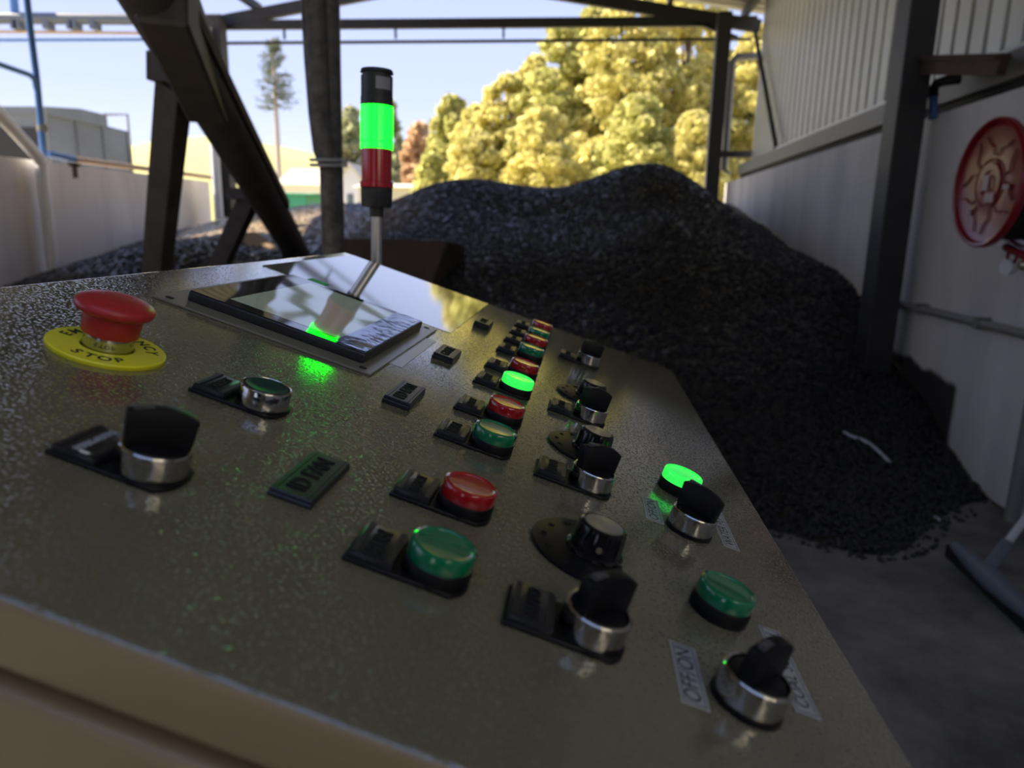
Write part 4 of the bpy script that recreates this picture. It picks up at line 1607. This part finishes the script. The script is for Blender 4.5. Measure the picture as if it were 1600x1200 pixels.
def tree(px, ytop, Y, wpx, lab, leaf='leaf_yellow', n=6500, seed=1, low=0.06, shape='round', group='trees beyond the coal heap', lsize=0.2):
    T_ = onY(px, ytop, Y)
    H = T_.z + 0.06
    Wd = wpx / 1110 * Y / 2
    o = empty('tree', (T_.x, Y, -0.06))
    r = np.random.default_rng(seed)
    cs, rs = [], []
    nb = 170
    for i in range(nb):
        t = low + (1 - low) * (i + 0.5) / nb
        if shape == 'round':
            env = Wd * (math.sin(math.pi * min(1, 0.22 + 0.78 * t)) ** 0.6)
        else:
            env = Wd * (1 - t) ** 0.8 + 0.15
        a = r.uniform(0, math.tau)
        rr = env * math.sqrt(r.random()) * 0.85
        rad = max(0.4, (0.22 if shape == 'round' else 0.30) * env * r.uniform(0.6, 1.35))
        cs.append((math.cos(a) * rr, math.sin(a) * rr, min(t * H, H - rad * 0.7)))
        rs.append(rad)
    quads('crown', leaf_cloud(cs, rs, int(n * 1.7), lsize * (Y / 38), seed), leaf, o)
    m = MB()
    m.tube([(0, 0, 0), (r.uniform(-.2, .2), 0, H * 0.4), (r.uniform(-.4, .4), r.uniform(-.4, .4), H * 0.85)], [0.035 * H * 0.6, 0.022 * H * 0.6, 0.006 * H], 10)
    for i in range(7):
        c_ = cs[int(nb * (0.3 + 0.09 * i))]
        m.tube([(0, 0, H * (0.25 + 0.07 * i)), (c_[0] * 0.6, c_[1] * 0.6, c_[2] - 0.1 * H), c_], [0.06 * 2, 0.07, 0.03], 6)
    m.build('trunk', 'bark', o)
    return tag(o, lab, 'tree', group)


tree(548, 168, 74, 78, 'grey green tree seen between the pole and the signal tower', 'leaf_grey', 4500, 11)
tree(610, 158, 78, 84, 'grey green pointed tree just right of the signal tower', 'leaf_grey', 4500, 12, shape='cone', lsize=0.16)
tree(655, 192, 62, 80, 'reddish tree low between the pointed tree and the big yellow trees', 'leaf_rust', 4000, 13)
tree(706, 150, 50, 110, 'yellow green tree at the left end of the bright tree mass', 'leaf_green', 6500, 14)
tree(792, 118, 46, 150, 'yellow green tree second from the left in the bright tree mass', 'leaf_yellow', 8000, 15)
tree(880, 40, 44, 170, 'tall yellow green tree with its top under the roof beam', 'leaf_green', 9000, 16)
tree(985, -25, 42, 200, 'tall bright tree in the middle of the mass, right of the tower', 'leaf_yellow', 10000, 17)
tree(1085, -70, 44, 190, 'tall bright tree left of the far right steel post', 'leaf_yellow', 10000, 18)
tree(1185, 40, 42, 150, 'bright tree seen through the gap beside the right cladding', 'leaf_yellow', 8000, 19)
tree(740, 205, 38, 120, 'low bright bush in front of the left trees, above the coal', 'leaf_yellow', 5000, 20)
tree(850, 170, 36, 150, 'low bright bush in the middle above the coal heap', 'leaf_yellow', 6000, 21)
tree(1000, 150, 35, 170, 'low bright bush right above the coal peak', 'leaf_green', 6000, 22)
tree(1090, 175, 34, 110, 'low bright bush beside the far right steel post', 'leaf_yellow', 5000, 23)
tree(675, 240, 40, 70, 'small bright bush above the left shoulder of the coal heap', 'leaf_green', 3000, 24)

tree(838, 88, 47, 140, 'leaning yellow green tree between the second and third tall trees', 'leaf_yellow', 8000, 25)
tree(930, 10, 46, 150, 'tall yellow green tree just left of the tallest ones', 'leaf_green', 9000, 26)
tree(745, 165, 48, 110, 'rounded yellow green tree behind the low left bush', 'leaf_yellow', 7000, 27)

# mast dressed as a pine
MP = onY(424, 58, 72)
mo = empty('mast_tree', (MP.x + 0.1, 72, -0.06))
Hm = MP.z
MB().tube([(0, 0, 0), (0, 0, Hm * 0.55), (0, 0, Hm)], [0.30, 0.24, 0.16], 14).build('mast', 'mono_trunk', mo)
r = np.random.default_rng(5)
Vn = []
bmst = MB()
zlo = onY(426, 172, 72).z
for i in range(90):
    t = r.random() ** 0.9
    z = zlo + (Hm - 0.2 - zlo) * t
    a = r.uniform(0, math.tau)
    L = (1.95 * (1 - t) ** 0.55 + 0.35) * r.uniform(0.65, 1.1)
    d = Vector((math.cos(a), math.sin(a), 0.12))
    tip = Vector((0, 0, z)) + d * L
    bmst.tube([(0, 0, z), Vector((0, 0, z)) + d * L * 0.6 + Vector((0, 0, 0.05)), tip], [0.05, 0.04, 0.02], 5)
    for j in range(26):
        s_ = r.uniform(0.3, 1.05)
        p = Vector((0, 0, z)) + d * L * s_ + Vector(r.normal(0, 0.09, 3))
        dd = Vector(r.normal(0, 1, 3)).normalized() * 0.30
        ww = dd.orthogonal().normalized() * 0.035
        Vn += [p - ww, p + ww, p + dd + ww * 0.5, p + dd - ww * 0.5]
quads('needles', np.array([list(v) for v in Vn]), 'needle', mo)
bmst.build('branches', 'needle', mo)
tag(mo, 'tall mast dressed as a pine tree standing against the sky', 'mast')
